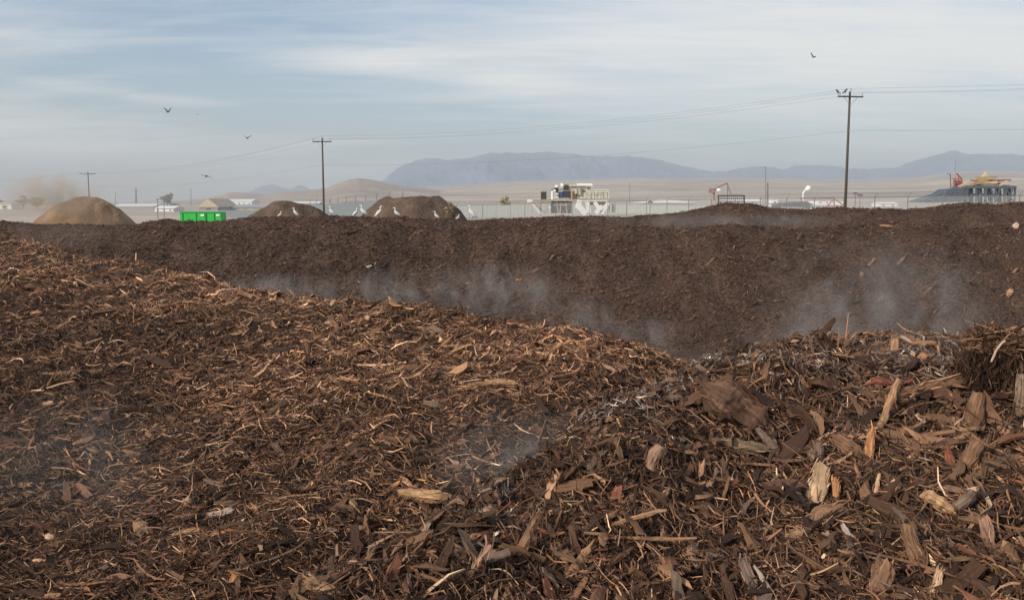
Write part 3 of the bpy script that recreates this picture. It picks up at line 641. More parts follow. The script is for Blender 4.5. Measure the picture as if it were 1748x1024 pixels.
PC('wood_chip', 'wood chip', 'tiny upright tan chip on the ridge left of the short level billet', 129, 441, 13, 8, 86, 'tan', 'flat', .5, .05)
PC('wood_chip', 'wood chip', 'pink three-pronged chip in the upper left of the windrow', 164, 606, 28, 9, 70, 'pink', 'split', .5, .2)
PC('wood_chip', 'wood chip', 'yellow leaf-like chip near the left frame edge at mid height', 76, 692, 26, 13, 14, 'yellow', 'flat', .3)
PC('wood_chip', 'wood chip', 'pale rounded chip on the ridge left of centre', 626, 549, 18, 12, 60, 'pale', 'flat', .5, .1)
PC('wood_chip', 'wood chip', 'whitish flat chip just left of the pale rounded ridge chip', 566, 552, 22, 8, -8, 'white', 'flat', .4, .1)
PC('bark_plank', 'bark strip', 'grey brown slanting bark strip above the lower left centre', 480, 776, 42, 13, -42, 'grey', 'split', .5)
PC('wood_splinter', 'splinter', 'thin pale splinter in the middle of the left windrow', 352, 718, 26, 6, -40, 'pale', 'flat', .4)
PC('wood_splinter', 'splinter', 'pale chip lying flat right of the thin pale splinter', 408, 774, 28, 6, 0, 'pale', 'split', .5)
PC('wood_block', 'wood block', 'reddish upright billet at the bottom edge left of centre', 394, 1002, 40, 14, 62, 'orange', 'log', .8, .5)
PC('wood_block', 'wood block', 'large tan splintered stump piece cut off by the bottom edge', 548, 1010, 66, 26, -14, 'tan', 'split', .6)
PC('bark_plank', 'bark strip', 'bent brown bark strip right of centre in the left windrow', 600, 906, 46, 11, 6, 'brown', 'split', .5)
PC('wood_chip', 'wood chip', 'leaning grey branch end in the lower left quarter', 368, 828, 44, 10, -18, 'grey', 'stick', .8)
PC('wood_splinter', 'splinter', 'thin straw stick near the valley below the long pale block', 816, 780, 76, 6, -12, 'brown', 'stick', .8)
PC('wood_chip', 'wood chip', 'bright yellow chip pair below the smooth tan chip', 238, 980, 30, 14, 4, 'olive', 'split', .5)
PC('wood_chip', 'wood chip', 'pale chip lying flat in the middle of the lower left windrow', 584, 870, 22, 6, -6, 'pale', 'flat', .4)
PC('wood_chip', 'wood chip', 'square reddish chip next to the valley in the lower middle', 838, 876, 26, 20, -6, 'pink', 'flat', .5)
# sticks on the dark windrow behind
for (u, v, L_, W_, an, lb) in ((1536, 448, 36, 5, 42, 'long pale stick on the dark windrow slope, upper right'), (1486, 450, 26, 5, 45, 'shorter stick left of the long pale stick on the dark slope'),
        (1586, 494, 36, 4, 40, 'lower slanting stick on the right of the dark slope'), (1470, 470, 10, 6, 70, 'small round pale chip on the dark slope between the sticks'),
        (1212, 448, 22, 3.5, 40, 'thin slanting stick on the middle of the dark slope'), (1252, 424, 10, 3, 66, 'tiny pale chip near the top of the dark slope in the middle'),
        (942, 440, 14, 4, 55, 'bent pale stick on the dark slope left of the middle'), (1734, 388, 12, 8, 60, 'white scrap on the crest of the dark windrow at the right edge'),
        (1512, 387, 20, 4, -4, 'flat tan chip on the crest of the dark windrow'), (886, 478, 10, 4, 10, 'small orange chip low on the dark slope'),
        (1722, 502, 14, 9, 55, 'grey lump on the dark slope near the right edge'), (630, 456, 9, 5, 20, 'small white chip on the dark slope at the left')):
    PC('pale_stick' if L_ > 20 else 'wood_chip', 'stick' if L_ > 20 else 'wood chip', lb, u, v, L_, W_, an, 'white' if 'white' in lb else ('orange' if 'orange' in lb else 'brown' if 'stick' in lb else 'tan'), 'split', .5, .5, .03, .8, hf=hA)

# root clump
cP, cd = hit(1690, 660, h_near)
cP = px(1694, 636, max(cd - .02, 1.5)); cd = cP.y; sc = cd / FPX
rc = empty('root_clump', cP, 'dark upright clump of matted roots with straw on top, right edge of the mound', 'root clump')
u_, v_ = np.meshgrid(np.linspace(0, math.pi, 40), np.linspace(0, 2 * math.pi, 60), indexing='ij')
rr = 1 + .42 * fbm(v_ * 2, u_ * 1.8, 5, 4) + .12 * fbm(v_ * 12, u_ * 2.5, 8, 3)
zz = np.cos(u_); bulk = np.sin(u_) ** .7 * (1 - .26 * zz)
V = np.stack([rr * bulk * np.cos(v_) * 54 * sc, rr * bulk * np.sin(v_) * 46 * sc, zz * 68 * sc - 6 * sc], -1).reshape(-1, 3)
i = np.arange(39)[:, None] * 60 + np.arange(59)[None]; F = np.stack([i, i + 60, i + 61, i + 1], -1).reshape(-1, 4)
M['root'] = surf_mat('matted_roots', (0.012, 0.007, 0.005), (0.05, 0.03, 0.02), 30, .95, 1.0, .03, 120, stretch=(1, 1, .15))
link('root_ball', np_mesh('root_ball', V, F, True), M['root'], rc)
def hair(n, seed, zlo, zhi, w, cols, spread=1.06, up=False, lmed=.07):
    rg = np.random.default_rng(seed); a = rg.uniform(0, 2 * math.pi, n); zf = rg.uniform(zlo, zhi, n)
    b = np.sqrt(np.clip(1 - zf ** 2, 0.05, 1)) ** .7 * (1 - .26 * zf) * spread
    P = np.stack([b * np.cos(a) * 54 * sc, b * np.sin(a) * 46 * sc, zf * 68 * sc], -1)
    N = np.stack([np.cos(a), np.sin(a), np.full(n, .15)], -1) if not up else np.stack([np.cos(a) * .4, np.sin(a) * .4, np.ones(n)], -1)
    N /= np.linalg.norm(N, axis=1, keepdims=True); L = np.exp(rg.normal(math.log(lmed), .65, n)); L = np.clip(L, .01, .11); W = L * np.clip(rg.lognormal(-3.3, .6, n), .015, .13); P *= rg.normal(1.0, .10, (n, 1))
    t = np.stack([rg.normal(0, .5, n), rg.normal(0, .45, n), -np.ones(n)], -1)
    # build as strips with explicit direction: rotate by using head along tangent
    V, F, C, G = strips(np.zeros((n, 3)), np.tile([[0, 0, 1.]], (n, 1)), L, W, W, palette(n, cols, rg), rg, 5, 3, .05, .16, np.zeros(n), .2, .5)
    V = V.reshape(n, -1, 3)
    if not up:
        e1 = t / np.linalg.norm(t, axis=1, keepdims=True)
    else:
        h = rg.uniform(0, 2 * math.pi, n); e1 = np.stack([np.cos(h), np.sin(h), rg.normal(.0, .35, n)], -1); e1 /= np.linalg.norm(e1, axis=1, keepdims=True)
    e2 = np.cross(N, e1); e2 /= np.linalg.norm(e2, axis=1, keepdims=True); e3 = np.cross(e1, e2)
    Wd = V[:, :, :1] * e1[:, None] + V[:, :, 1:2] * e2[:, None] + V[:, :, 2:3] * e3[:, None] + P[:, None]
    return Wd.reshape(-1, 3), F, C, G
o = make_mesh_obj('hanging_roots', [hair(3000, 1, -.95, .85, .02, (.80, .16, .03, .01, 0, .01, .01, 0), 1.0, False, .04)], M['chips'], rc)
o = make_mesh_obj('straw_cap', [hair(1100, 2, .6, 1.0, .02, (.2, .35, .25, .13, .04, .03, .02, .005), 1.05, True, .045)], M['chips'], rc)
PC('bark_log', 'log', 'dark rotten log end jammed against the foot of the root clump', 1662, 706, 60, 24, 66, 'brown', 'log', .9, .3, .03, .6, mat='bark')
PC('bark_piece', 'bark piece', 'thick bark slab leaning on the left side of the root clump', 1640, 664, 58, 14, 38, 'brown', 'split', .6, .3, .04, 1.0, mat='bark')
PC('pale_twig', 'twig', 'pale knobbed twig hanging in front of the root clump', 1701, 600, 44, 4.2, 60, 'white', 'twig', 1, .02, .05, 0, d=cd - 52 * sc)

# ================================================================ BEHIND THE WINDROWS
def heap(name, label, uL, uR, vtop, d, mat, flat=.25, seed=1, skew=0.0, base_v=None):
    cx = (uL + uR) / 2; c = px(cx, HOR, d); w = (uR - uL) / FPX * d / 2; top = CAMZ + (HOR - vtop) / FPX * d
    g = float(ground_h(c.x, c.y)) - .1; root = empty(name, (c.x, c.y, g), label, 'heap')
    n = 110; a = np.linspace(0, 2 * math.pi, 141)[:-1]; r = np.linspace(0, 1.05, n); rr, aa = np.meshgrid(r, a, indexing='ij')
    x = rr * np.cos(aa) * w; y = rr * np.sin(aa) * w * .8
    xs = x / w - skew * (1 - rr)
    p = np.clip(1 - np.clip((rr - flat) / (1 - flat), 0, None) ** 1.4, -.05, 1) * (1 - .05 * (rr / max(flat, .1)).clip(0, 1))
    z = (top - g) * p * (1 + .10 * fbm(x / w * 2 + seed, y / w * 2, seed, 3)) + fbm(x * .8, y * .8, seed + 3, 5) * .34 * (rr < 1)
    x = x + skew * w * p
    V = np.stack([x, y, z], -1).reshape(-1, 3); m = 140; i = np.arange(n - 1)[:, None] * m; j = np.arange(m)[None]; j2 = (j + 1) % m
    F = np.stack([i + j, i + m + j, i + m + j2, i + j2], -1).reshape(-1, 4)
    link('heap_body', np_mesh(name, V, F, True), mat, root); return root
heap('chip_heap', 'light tan conical heap of chips standing in brown dust at the left', 48, 234, 337, 105, M['tanpile'], .22, 3, .05)
heap('compost_heap', 'brown heap beside the left utility pole, right of the green dumpster', 384, 598, 344, 66, M['brownpile'], .20, 7, .05)
heap('compost_heap', 'larger flat-topped brown heap behind the egrets', 582, 815, 334, 68, M['brownpile'], .40, 12, .06)
heap('compost_heap', 'tiny low brown heap poking up just right of the largest brown heap', 765, 800, 359, 60, M['brownpile'], .2, 15)

def utility_pole(u, vtop, d, arm_px, label, tilt_arm=0.0, mount=True):
    t = px(u, vtop, d); g = float(ground_h(t.x, t.y)); H = t.z - g; root = empty('utility_pole', (t.x, t.y, g), label, 'utility pole', 'wooden utility poles')
    MB().tube([(t.x, t.y, g - .3), (t.x, t.y, g + H * .5), (t.x, t.y, g + H)], [.135, .115, .09], 12).build('pole_shaft', M['pole_wood'], root, True)
    az = float(ARM_AZ); ax = Vector((math.cos(az), math.sin(az), 0)); half = arm_px / 2 / FPX * d / abs(math.cos(az)); za = t.z - .45
    c = Vector((t.x, t.y - .17, za))
    MB().tube([c - ax * half, c + ax * half], .085, 4).build('crossarm', M['pole_wood'], root)
    for s in (-1, 1):
        MB().bar(c + ax * (half * .55 * s) + Vector((0, -.06, -.05)), c + Vector((0, -.06, -.75)), .045, .02).build('brace', M['steel_post'], root)
    tops = []
    for q in (-.93, 0, .93):
        b = c + ax * (half * q) + Vector((0, 0, .07 if q else .45))
        MB().tube([b, b + Vector((0, 0, .08)), b + Vector((0, 0, .12)), b + Vector((0, 0, .2)), b + Vector((0, 0, .27))], [.02, .02, .065, .075, .03], 8).build('insulator', M['insulator'], root, True)
        tops.append(b + Vector((0, 0, .27)))
    kn = Vector((t.x, t.y - .2, g + H * .695)); MB().tube([kn, kn + Vector((0, -.12, 0))], [.05, .05], 8).build('insulator', M['insulator'], root)
    return tops, kn + Vector((0, -.1, 0))
p1 = px(1451, 157, 80); p2 = px(550, 236, 112); ARM_AZ = math.atan2(p2.y - p1.y, p2.x - p1.x) + math.pi / 2 + .9
ARM_AZ = R(8)
pole3 = px(150, 294, 215); pole0 = Vector((88, 48, 12.8))
T1, N1 = utility_pole(1451, 157, 80, 44, 'tall wooden utility pole with perched birds, standing at the right behind the windrows')
T2, N2 = utility_pole(550, 236, 112, 31, 'middle wooden utility pole rising between the two brown heaps')
T3, N3 = utility_pole(150, 294, 215, 25, 'small hazy utility pole behind the tan heap on the left')
_w0 = []
for q in range(3): _w0.append(T1[q] + Vector((57, -32, .3)))
N0 = N1 + Vector((57, -32, .3))
def wire(pts, sag, label, r=.008):
    mb = MB(); P = []
    for a, b, s in zip(pts[:-1], pts[1:], sag):
        for i in range(24):
            t = i / 24; p = a.lerp(b, t); p.z -= s * 4 * t * (1 - t); P.append(p)
    P.append(pts[-1]); mb.tube(P, r, 4); o = mb.build('power_line', M['wire']); tag(o, label, 'power line', 'wires strung along the utility poles')
for q, nm in enumerate(('left end', 'top centre', 'right end')):
    wire([_w0[q], T1[q], T2[q], T3[q], T3[q] + Vector((-110, 80, -.5))], (.9, 1.1, 1.6, 1.6), 'high wire running over the %s insulators of the pole crossarms' % nm)
wire([N0, N1, N2, N3], (.7, .9, 1.3), 'low wire strung below the others, fixed partway down the poles')

# chain-link fence with posts leaning out at the top
F1 = Vector((58, 54)); F2 = Vector((-10.3, 135)); fl = (F2 - F1).length; nf = int(fl / 3.05)
fr = empty('chain_link_fence', (F1.x, F1.y, 2), 'grey chain-link fence with barbed wire running behind the windrows on the right', 'fence')
def fz(p): return float(ground_h(p.x, p.y))
tops = []
for k in range(nf + 1):
    p = F1.lerp(F2, k / nf); g = fz(p); a = Vector((p.x, p.y, g - .1)); b = Vector((p.x, p.y, g + 2.05)); dn = Vector((.3, -.05, .42)) * (1 if k % 2 else .8)
    MB().tube([a, b, b + dn], [.04, .04, .018], 6).build('post', M['steel_post'], fr); tops.append((b, dn))
for nm, h in (('top_rail', 2.0), ('bottom_wire', .15)):
    MB().tube([Vector((tops[0][0].x, tops[0][0].y, fz(F1) + h))] + [Vector((b.x, b.y, b.z - 2.05 + h)) for b, _ in tops[1:]], .032 if h > 1 else .012, 5).build(nm, M['steel_post'], fr)
for q in (.4, .7, 1.0):
    MB().tube([b + dn * q for b, dn in tops], .009, 3).build('barbed_wire', M['steel_post'], fr)
m, nt, b_ = new_mat('chain_link'); b_.inputs['Base Color'].default_value = (.35, .36, .37, 1)
tcn = nt.nodes.new('ShaderNodeTexCoord'); wv = []
for ang in (45, -45):
    mp = nt.nodes.new('ShaderNodeMapping'); mp.inputs['Rotation'].default_value = (0, 0, R(ang)); nt.links.new(tcn.outputs['UV'], mp.inputs[0])
    w = nt.nodes.new('ShaderNodeTexWave'); w.inputs['Scale'].default_value = 4; nt.links.new(mp.outputs[0], w.inputs[0])
    g_ = nt.nodes.new('ShaderNodeMath'); g_.operation = 'GREATER_THAN'; g_.inputs[1].default_value = .95; nt.links.new(w.outputs['Fac'], g_.inputs[0]); wv.append(g_)
mxn = nt.nodes.new('ShaderNodeMath'); mxn.operation = 'MAXIMUM'; nt.links.new(wv[0].outputs[0], mxn.inputs[0]); nt.links.new(wv[1].outputs[0], mxn.inputs[1]); nt.links.new(mxn.outputs[0], b_.inputs['Alpha'])
mb = MB()
for (b0, _), (b1, _) in zip(tops[:-1], tops[1:]):
    z0 = b0.z - 2.05; z1 = b1.z - 2.05; mb.add([(b0.x, b0.y, z0 + .15), (b1.x, b1.y, z1 + .15), (b1.x, b1.y, z1 + 2), (b0.x, b0.y, z0 + 2)], [(0, 1, 2, 3)])
cl = mb.build('chain_link_mesh', m, fr); uvl = cl.data.uv_layers.new(name='UVMap')
for i, p in enumerate(cl.data.polygons):
    for li, q in zip(p.loop_indices, ((0, 0), (6.5, 0), (6.5, 4), (0, 4))): uvl.data[li].uv = (q[0] + 6.5 * i, q[1])

# corrugated sheet-metal walls
def sheet_wall(a, b, za, zb, mat, label, posts=0):
    A = Vector((a.x, a.y)); B = Vector((b.x, b.y)); L = (B - A).length; n = int(L / .12); d = (B - A) / L; nn = Vector((d.y, -d.x)); vs = []; fs = []
    root = empty('sheet_metal_wall', (A.x, A.y, float(ground_h(A.x, A.y))), label, 'wall')
    for i in range(n + 1):
        p = A.lerp(B, i / n) + nn * (.035 if i % 2 else -.035); g = float(ground_h(p.x, p.y)) - .3; zt = za + (zb - za) * i / n + .04 * math.sin(int(i / 20) * 3.3)
        for off in (0, .03): vs += [(p.x + nn.x * off, p.y + nn.y * off, g), (p.x + nn.x * off, p.y + nn.y * off, zt)]
    for i in range(n):
        k = i * 4; fs += [(k, k + 4, k + 5, k + 1), (k + 2, k + 3, k + 7, k + 6), (k + 1, k + 5, k + 7, k + 3)]
    MB().add(vs, fs).build('corrugated_sheet', mat, root)
    for i in range(posts):
        p = A.lerp(B, (i + .5) / posts); zt = za + (zb - za) * (i + .5) / posts
        MB().tube([(p.x, p.y + .1, zt - 1.5), (p.x, p.y + .1, zt + .55), (p.x + .12, p.y + .1, zt + .95)], [.045, .045, .02], 6).build('post', M['steel_post'], root)
def P3(u, v, d): return px(u, v, d)
a = P3(524, 351, 150); b = P3(700, 338, 92); sheet_wall(a, b, a.z, b.z, M['wall_blue'], 'blue-grey corrugated metal wall behind the egrets, right of the middle pole', 11)
a = P3(378, 359, 190); b = P3(470, 360, 152); sheet_wall(a, b, a.z, b.z, M['wall_blue'], 'low grey metal wall right behind the green dumpster', 0)
a = P3(765, 350, 150); b = P3(1000, 352, 150); sheet_wall(a, b, a.z, b.z, M['wall_pale'], 'pale green sheet-metal wall running from the flat-topped heap to the machine')
a = P3(1035, 350, 146); b = P3(1225, 352, 140); sheet_wall(a, b, a.z, b.z, M['wall_pale'], 'pale sheet-metal wall right of the cream machine')

# green roll-off dumpster
def at(u, v, d): return px(u, v, d)
S = 130 / FPX
c = at(347, 376, 132); gz = float(ground_h(c.x, c.y)); topz = at(347, 362.5, 132).z; L_ = 70 * S; x0 = c.x - L_ / 2; x1 = c.x + L_ / 2; bz = topz - 1.9
ds = empty('roll_off_dumpster', (c.x, c.y, bz), 'bright green roll-off dumpster standing behind the windrow at the left', 'dumpster')
MB().prism([(x0, bz), (x1, bz), (x1 + .02, topz), (x0 - .02, topz)], c.y - 1.1, c.y - 1.04).build('side_wall', M['green'], ds)
MB().prism([(x0, bz), (x1, bz), (x1 + .02, topz), (x0 - .02, topz)], c.y + 1.04, c.y + 1.1).build('side_wall', M['green'], ds)
MB().box((x0 - .03, c.y, (bz + topz) / 2), (.08, 2.06, topz - bz)).build('end_wall', M['green'], ds); MB().box((x1 + .03, c.y, (bz + topz) / 2), (.08, 2.06, topz - bz)).build('door', M['green'], ds)
MB().box((c.x, c.y, bz + .04), (L_, 2.05, .08)).build('floor_plate', M['green_frame'], ds)
MB().box((c.x, c.y - 1.14, topz + .03), (L_ + .12, .12, .12)).box((c.x, c.y + 1.14, topz + .03), (L_ + .12, .12, .12)).build('top_rail', M['green_frame'], ds)
rb = MB()
for i in range(9):
    if i not in (0, 3, 7): continue
    rb.box((x0 + .35 + i * (L_ - .7) / 8, c.y - 1.16, (bz + topz) / 2 - .04), (.10, .10, topz - bz - .1))
rb.build('side_rib', M['green_frame'], ds)
MB().box((x0 + L_ * .62, c.y - 1.18, (bz + topz) / 2 - .04), (.16, .14, topz - bz - .06)).build('end_frame', M['green_frame'], ds)
for fx in (.55, .93): MB().box((x0 + L_ * fx, c.y - 1.19, topz - .42), (.5, .03, .3)).build('sticker', M['white'], ds)

plain('hopper_grime', (.12, .10, .09), .9, 0, .4, 2.0)
# cream industrial machine on legs
D = 122; s_ = D / FPX
mc = at(972, 363, D); mg = float(ground_h(mc.x, mc.y)); mach = empty('screening_machine', (mc.x, mc.y, mg), 'cream industrial machine on a steel platform with splayed legs behind the egret windrow', 'machine')
def bx(u0, u1, v0, v1, dy0, dy1, mat, name, mb=None, par=mach, D=D):
    a = at(u0, v0, D); b = at(u1, v1, D); q = MB() if mb is None else mb
    q.box(((a.x + b.x) / 2, D + (dy0 + dy1) / 2, (a.z + b.z) / 2), (abs(b.x - a.x), dy1 - dy0, abs(a.z - b.z)))
    return q.build(name, M[mat], par, bevel=.02) if mb is None else q
def br(u0, v0, u1, v1, w, mat, name, dy=0.0, par=mach, D=D, mb=None, n=4):
    a = at(u0, v0, D); b = at(u1, v1, D); a.y += dy; b.y += dy; q = MB() if mb is None else mb
    q.tube([a, b], w / 2, n); return q.build(name, M[mat], par) if mb is None else q
bx(922, 1037, 340.5, 344, -1.6, 1.6, 'dirty_cream', 'platform')
bx(1000, 1039, 325, 340, -1.2, 1.3, 'cream', 'cabinet')
bx(1000, 1039, 324, 325, -1.3, 1.4, 'white', 'cabinet_roof')
for uu in (1008, 1018.5, 1028): bx(uu, uu + .8, 326.5, 339, -1.24, -1.2, 'dirty_cream', 'panel_seam')
bx(973, 1000, 318.5, 341, -.9, 1.1, 'dirty_cream', 'housing')
bx(976, 984, 327, 340, -.95, -.9, 'rust', 'rusty_panel')
bx(972, 1002, 316.5, 318.5, -1.1, 1.2, 'cream', 'hood')
br(984, 316.3, 1010, 316.6, .42, 'white', 'exhaust_hood', -1.0, n=10)
bx(1003, 1008, 318, 325, -.5, .3, 'dirty_cream', 'exhaust_duct')
bx(989, 999, 329, 340, -1.1, -.9, 'cream', 'side_box')
br(983, 323, 983, 331, .5, 'insulator', 'filter_drum', -1.2, n=10); br(989, 322, 989, 333, .55, 'dirty_cream', 'filter_drum', -1.2, n=10)
bx(961, 972.5, 326, 338, -1.0, .9, 'black', 'engine_block')
bx(962, 971, 317.5, 325, -.6, .5, 'black', 'engine_top')
bx(962, 970, 315.5, 317.5, -.5, .4, 'rust', 'engine_cover')
br(960, 318.5, 960.1, 313, .55, 'white', 'air_filter', -.4, n=12); br(958.6, 313, 962, 312.2, .10, 'black', 'pipe', -.4)
bx(951, 960, 327.5, 338.5, -.8, .6, 'blue', 'blue_motor')
bx(945, 953, 330, 333, -1.0, -.2, 'cream', 'gear_case'); bx(945, 953, 335, 338.5, -1.0, -.2, 'cream', 'gear_case')
br(942.5, 341, 942.5, 326, .35, 'white', 'white_tank', -.9, n=10)
bx(947, 953, 320, 328, -.5, .4, 'black', 'control_unit'); br(950.5, 320.5, 950.5, 316, .5, 'white', 'air_filter', -.4, n=12)
br(939, 326, 948, 322, .16, 'black', 'pipe', -.6); br(953, 325, 962, 323, .14, 'black', 'pipe', -.4)
br(944, 328, 948, 325, .35, 'white', 'valve', -.8, n=8)
q = bx(923.5, 933, 326.5, 340.5, -.5, .5, 'black', 'radiator'); bx(923.2, 933.4, 326, 328, -.55, .55, 'dirty_cream', 'radiator_frame'); bx(932.6, 934, 328, 340.5, -.6, .6, 'dirty_cream', 'radiator_frame')
for uu in (1002, 1013, 1024, 1035): br(uu, 340, uu, 328.5, .07, 'black', 'railing_post', -1.5)
br(1000, 330.5, 1036, 329.5, .06, 'black', 'handrail', -1.5)
bx(941, 975, 344, 364, -1.2, 1.0, 'hopper_grime', 'hopper'); bx(1004, 1034, 344.5, 350, -.8, 1.2, 'black', 'under_tank'); br(937, 357, 937.1, 352, .5, 'white', 'wheel_hub', -1.5, n=10); bx(945, 973, 349, 351, -1.3, -1.2, 'dirty_cream', 'hopper_rib')
for i, uu in enumerate((950, 957, 965, 970)): br(uu, 346, uu - (2 if i % 2 else -2), 364, .22, 'rust' if i == 3 else 'dirty_cream', 'hopper_strut', -1.3)
for (a0, a1, b0, b1, w) in ((908, 348, 922, 364, .35), (909, 346, 931, 364, .25), (939, 348, 930, 364, .2), (988, 342, 984, 356, .65), (984, 350, 998, 365, .75), (1001, 345, 1003, 364, .6), (1013, 345, 1024, 362, .5), (1026, 352, 1014, 364, .55), (1036, 346, 1024, 364, .5), (922, 345, 922, 364, .25), (932, 345, 932, 364, .3), (1038, 344, 1038, 364, .18), (908, 345, 908, 364, .25)):
    br(a0, a1, b0, b1, w * 1.45, 'white' if w > .3 else 'dirty_cream', 'leg', -1.5 - w * .5)
br(903, 347, 941, 346, .18, 'dirty_cream', 'beam', -1.35); br(990, 343.5, 1037, 343.5, .35, 'cream', 'beam', -1.7)
bx(900, 909, 341, 346, -.8, .4, 'white', 'end_box')
br(1046, 363, 1046, 345, .5, 'wall_pale', 'stand_pipe', -1, n=8)

# pumpjack, rack, water tank, truss, shed, tower, barge-like frame
def group_at(name, u, v, D, label, cat, grp=None):
    c = at(u, v, D); g = float(ground_h(c.x, c.y)); return empty(name, (c.x, c.y, g), label, cat, grp)
pj = group_at('pumpjack', 1225, 350, 190, 'reddish pumpjack with tilted beam standing behind the black cattle rack', 'pumpjack')
for args in ((1223, 350, 1217, 328, .3, 'pink_steel', 'samson_post'), (1216, 350, 1221, 324, .25, 'pink_steel', 'samson_post'), (1213, 326, 1241, 313, .5, 'pink_steel', 'walking_beam'), (1241, 312, 1248, 332, .3, 'pink_steel', 'bridle'), (1242, 318, 1242, 345, .2, 'steel_post', 'bridle'), (1210, 325, 1217, 326, 1.3, 'pink_steel', 'counterweight')):
    br(*args[:5], args[5], args[6], 0, pj, 190)
br(1227, 322, 1227.1, 326, 1.0, 'white', 'gear_box', -.3, pj, 190, n=10)
rk = group_at('cattle_rack', 1247, 350, 88, 'black slatted metal rack standing on the knoll of the far windrow', 'rack')
for args in ((1225.5, 334, 1271, 334, .16), (1225.5, 343.5, 1271, 344, .08), (1225.5, 339, 1271, 339.3, .06), (1226, 334, 1226, 352, .14), (1270.5, 334, 1270.5, 352, .14)): br(*args, 'black', 'frame_bar', 0, rk, 88)
for i in range(13): br(1229 + i * 3.3, 334, 1229 + i * 3.3, 345, .045, 'black', 'slat', 0, rk, 88)
wtk = group_at('water_tank', 1376, 345, 230, 'small round white elevated tank on a bent leg at the right', 'tank')
tp = at(1380, 322, 230); mb = MB(); mb.tube([(tp.x, tp.y, tp.z + q) for q in (-.75, -.6, -.3, 0, .3, .6, .75)], [.25, .5, .72, .8, .72, .5, .25], 14).build('tank_ball', M['white'], wtk, True)
a = at(1371, 345, 230); b = at(1371, 330, 230); e = at(1374, 325, 230); MB().tube([a, b, e, tp], .22, 8).build('support_leg', M['white'], wtk)
tr = group_at('steel_truss', 1400, 352, 105, 'low red steel frame with a triangular brace lying behind the windrow by the tall pole', 'frame')
for args in ((1366, 339, 1424, 339, .16), (1412, 352, 1424, 340, .16), (1424, 340, 1441, 351, .16), (1424, 338, 1424, 353, .14), (1410, 352, 1441, 351, .14), (1366, 339, 1371, 345, .14)): br(*args, 'red_steel', 'beam', 0, tr, 105)
sh = group_at('metal_shed', 1360, 352, 110, 'low dark shed roof behind the windrow left of the tall pole', 'shed')
a = at(1318, 348, 110); MB().prism([(at(1318, 348.5, 110).x, at(1318, 349, 110).z), (at(1376, 344, 110).x, at(1376, 344, 110).z), (at(1389, 349, 110).x, at(1389, 349, 110).z), (at(1386, 350.5, 110).x, at(1386, 350.5, 110).z)], 110, 115).build('roof', M['blue_steel'], sh)
bx(1335, 1384, 350, 360, .3, 4.6, 'grey_wall', 'wall', par=sh, D=110)
bx(1373, 1387, 351.5, 353.5, -.1, .25, 'steel_post', 'shelf', par=sh, D=110)
tw = group_at('steel_tower', 1631, 330, 140, 'rusty red square steel tower next to the barge-like frame', 'tower')
for args in ((1630, 305, 1630, 330, .22), (1642, 305, 1642, 330, .22), (1636, 298, 1636, 330, .15), (1625, 305.5, 1642, 305.5, .2), (1633, 296, 1642, 306, .25), (1630, 312, 1642, 312, .12), (1630, 320, 1642, 320, .12), (1630, 312, 1642, 320, .1), (1642, 312, 1630, 320, .1)): br(*args, 'red_steel', 'strut', 0, tw, 140)
bx(1629, 1642, 308, 326, .2, .5, 'pink_steel', 'panel', par=tw, D=140)
mt_ = group_at('lamp_mast', 1622, 330, 138, 'thin dark mast with a short arm left of the rusty tower', 'mast')
br(1622, 297, 1623.5, 330, .18, 'steel_post', 'mast_pole', 0, mt_, 138); br(1616, 297, 1622, 297, .12, 'steel_post', 'arm', 0, mt_, 138)
bg_ = group_at('steel_barge_frame', 1680, 348, 120, 'long blue-grey steel frame on many legs with a sloping ramp, far right', 'frame')
br(1648, 319.5, 1734, 320, .55, 'blue_steel', 'top_beam', 0, bg_, 120); bx(1650, 1734, 318.5, 321, 0, 4, 'blue_steel', 'deck', par=bg_, D=120)
bx(1628, 1690, 330, 333.5, .5, 3.6, 'blue_steel', 'lower_deck', par=bg_, D=120); br(1655, 333, 1733, 334, .35, 'blue_steel', 'lower_beam', .2, bg_, 120)
for i, uu in enumerate((1651, 1656, 1662, 1667, 1672, 1678, 1683, 1689, 1695, 1700, 1706, 1711, 1716, 1722, 1727, 1733)):
    br(uu, 319, uu + (1.5 if i % 3 else -1.5), 348, .28 if i % 2 else .42, 'blue_steel', 'leg', .3 * (i % 3), bg_, 120)
for (a0, a1) in ((1690, 1698), (1706, 1699), (1716, 1727), (1728, 1719)): br(a0, 321, a1, 344, .24, 'blue_steel', 'brace', -.2, bg_, 120)
mb = MB(); Pm = [at(1566, 345, 120), at(1612, 330.5, 120), at(1622, 323, 120), at(1650, 320.5, 120), at(1650, 344, 120), at(1600, 346, 120)]
mb.prism([(p.x, p.z) for p in Pm], 120.2, 123.5).build('ramp', M['blue_steel'], bg_)
for i in range(5): br(1572 + i * 14, 343.5 - i * 3.8, 1580 + i * 14, 346, .15, 'steel_post', 'ramp_rib', -.05, bg_, 120)
bm = group_at('timber_stack', 1690, 318, 121, 'untidy stack of yellow timbers lying on top of the blue-grey steel frame', 'timber stack')
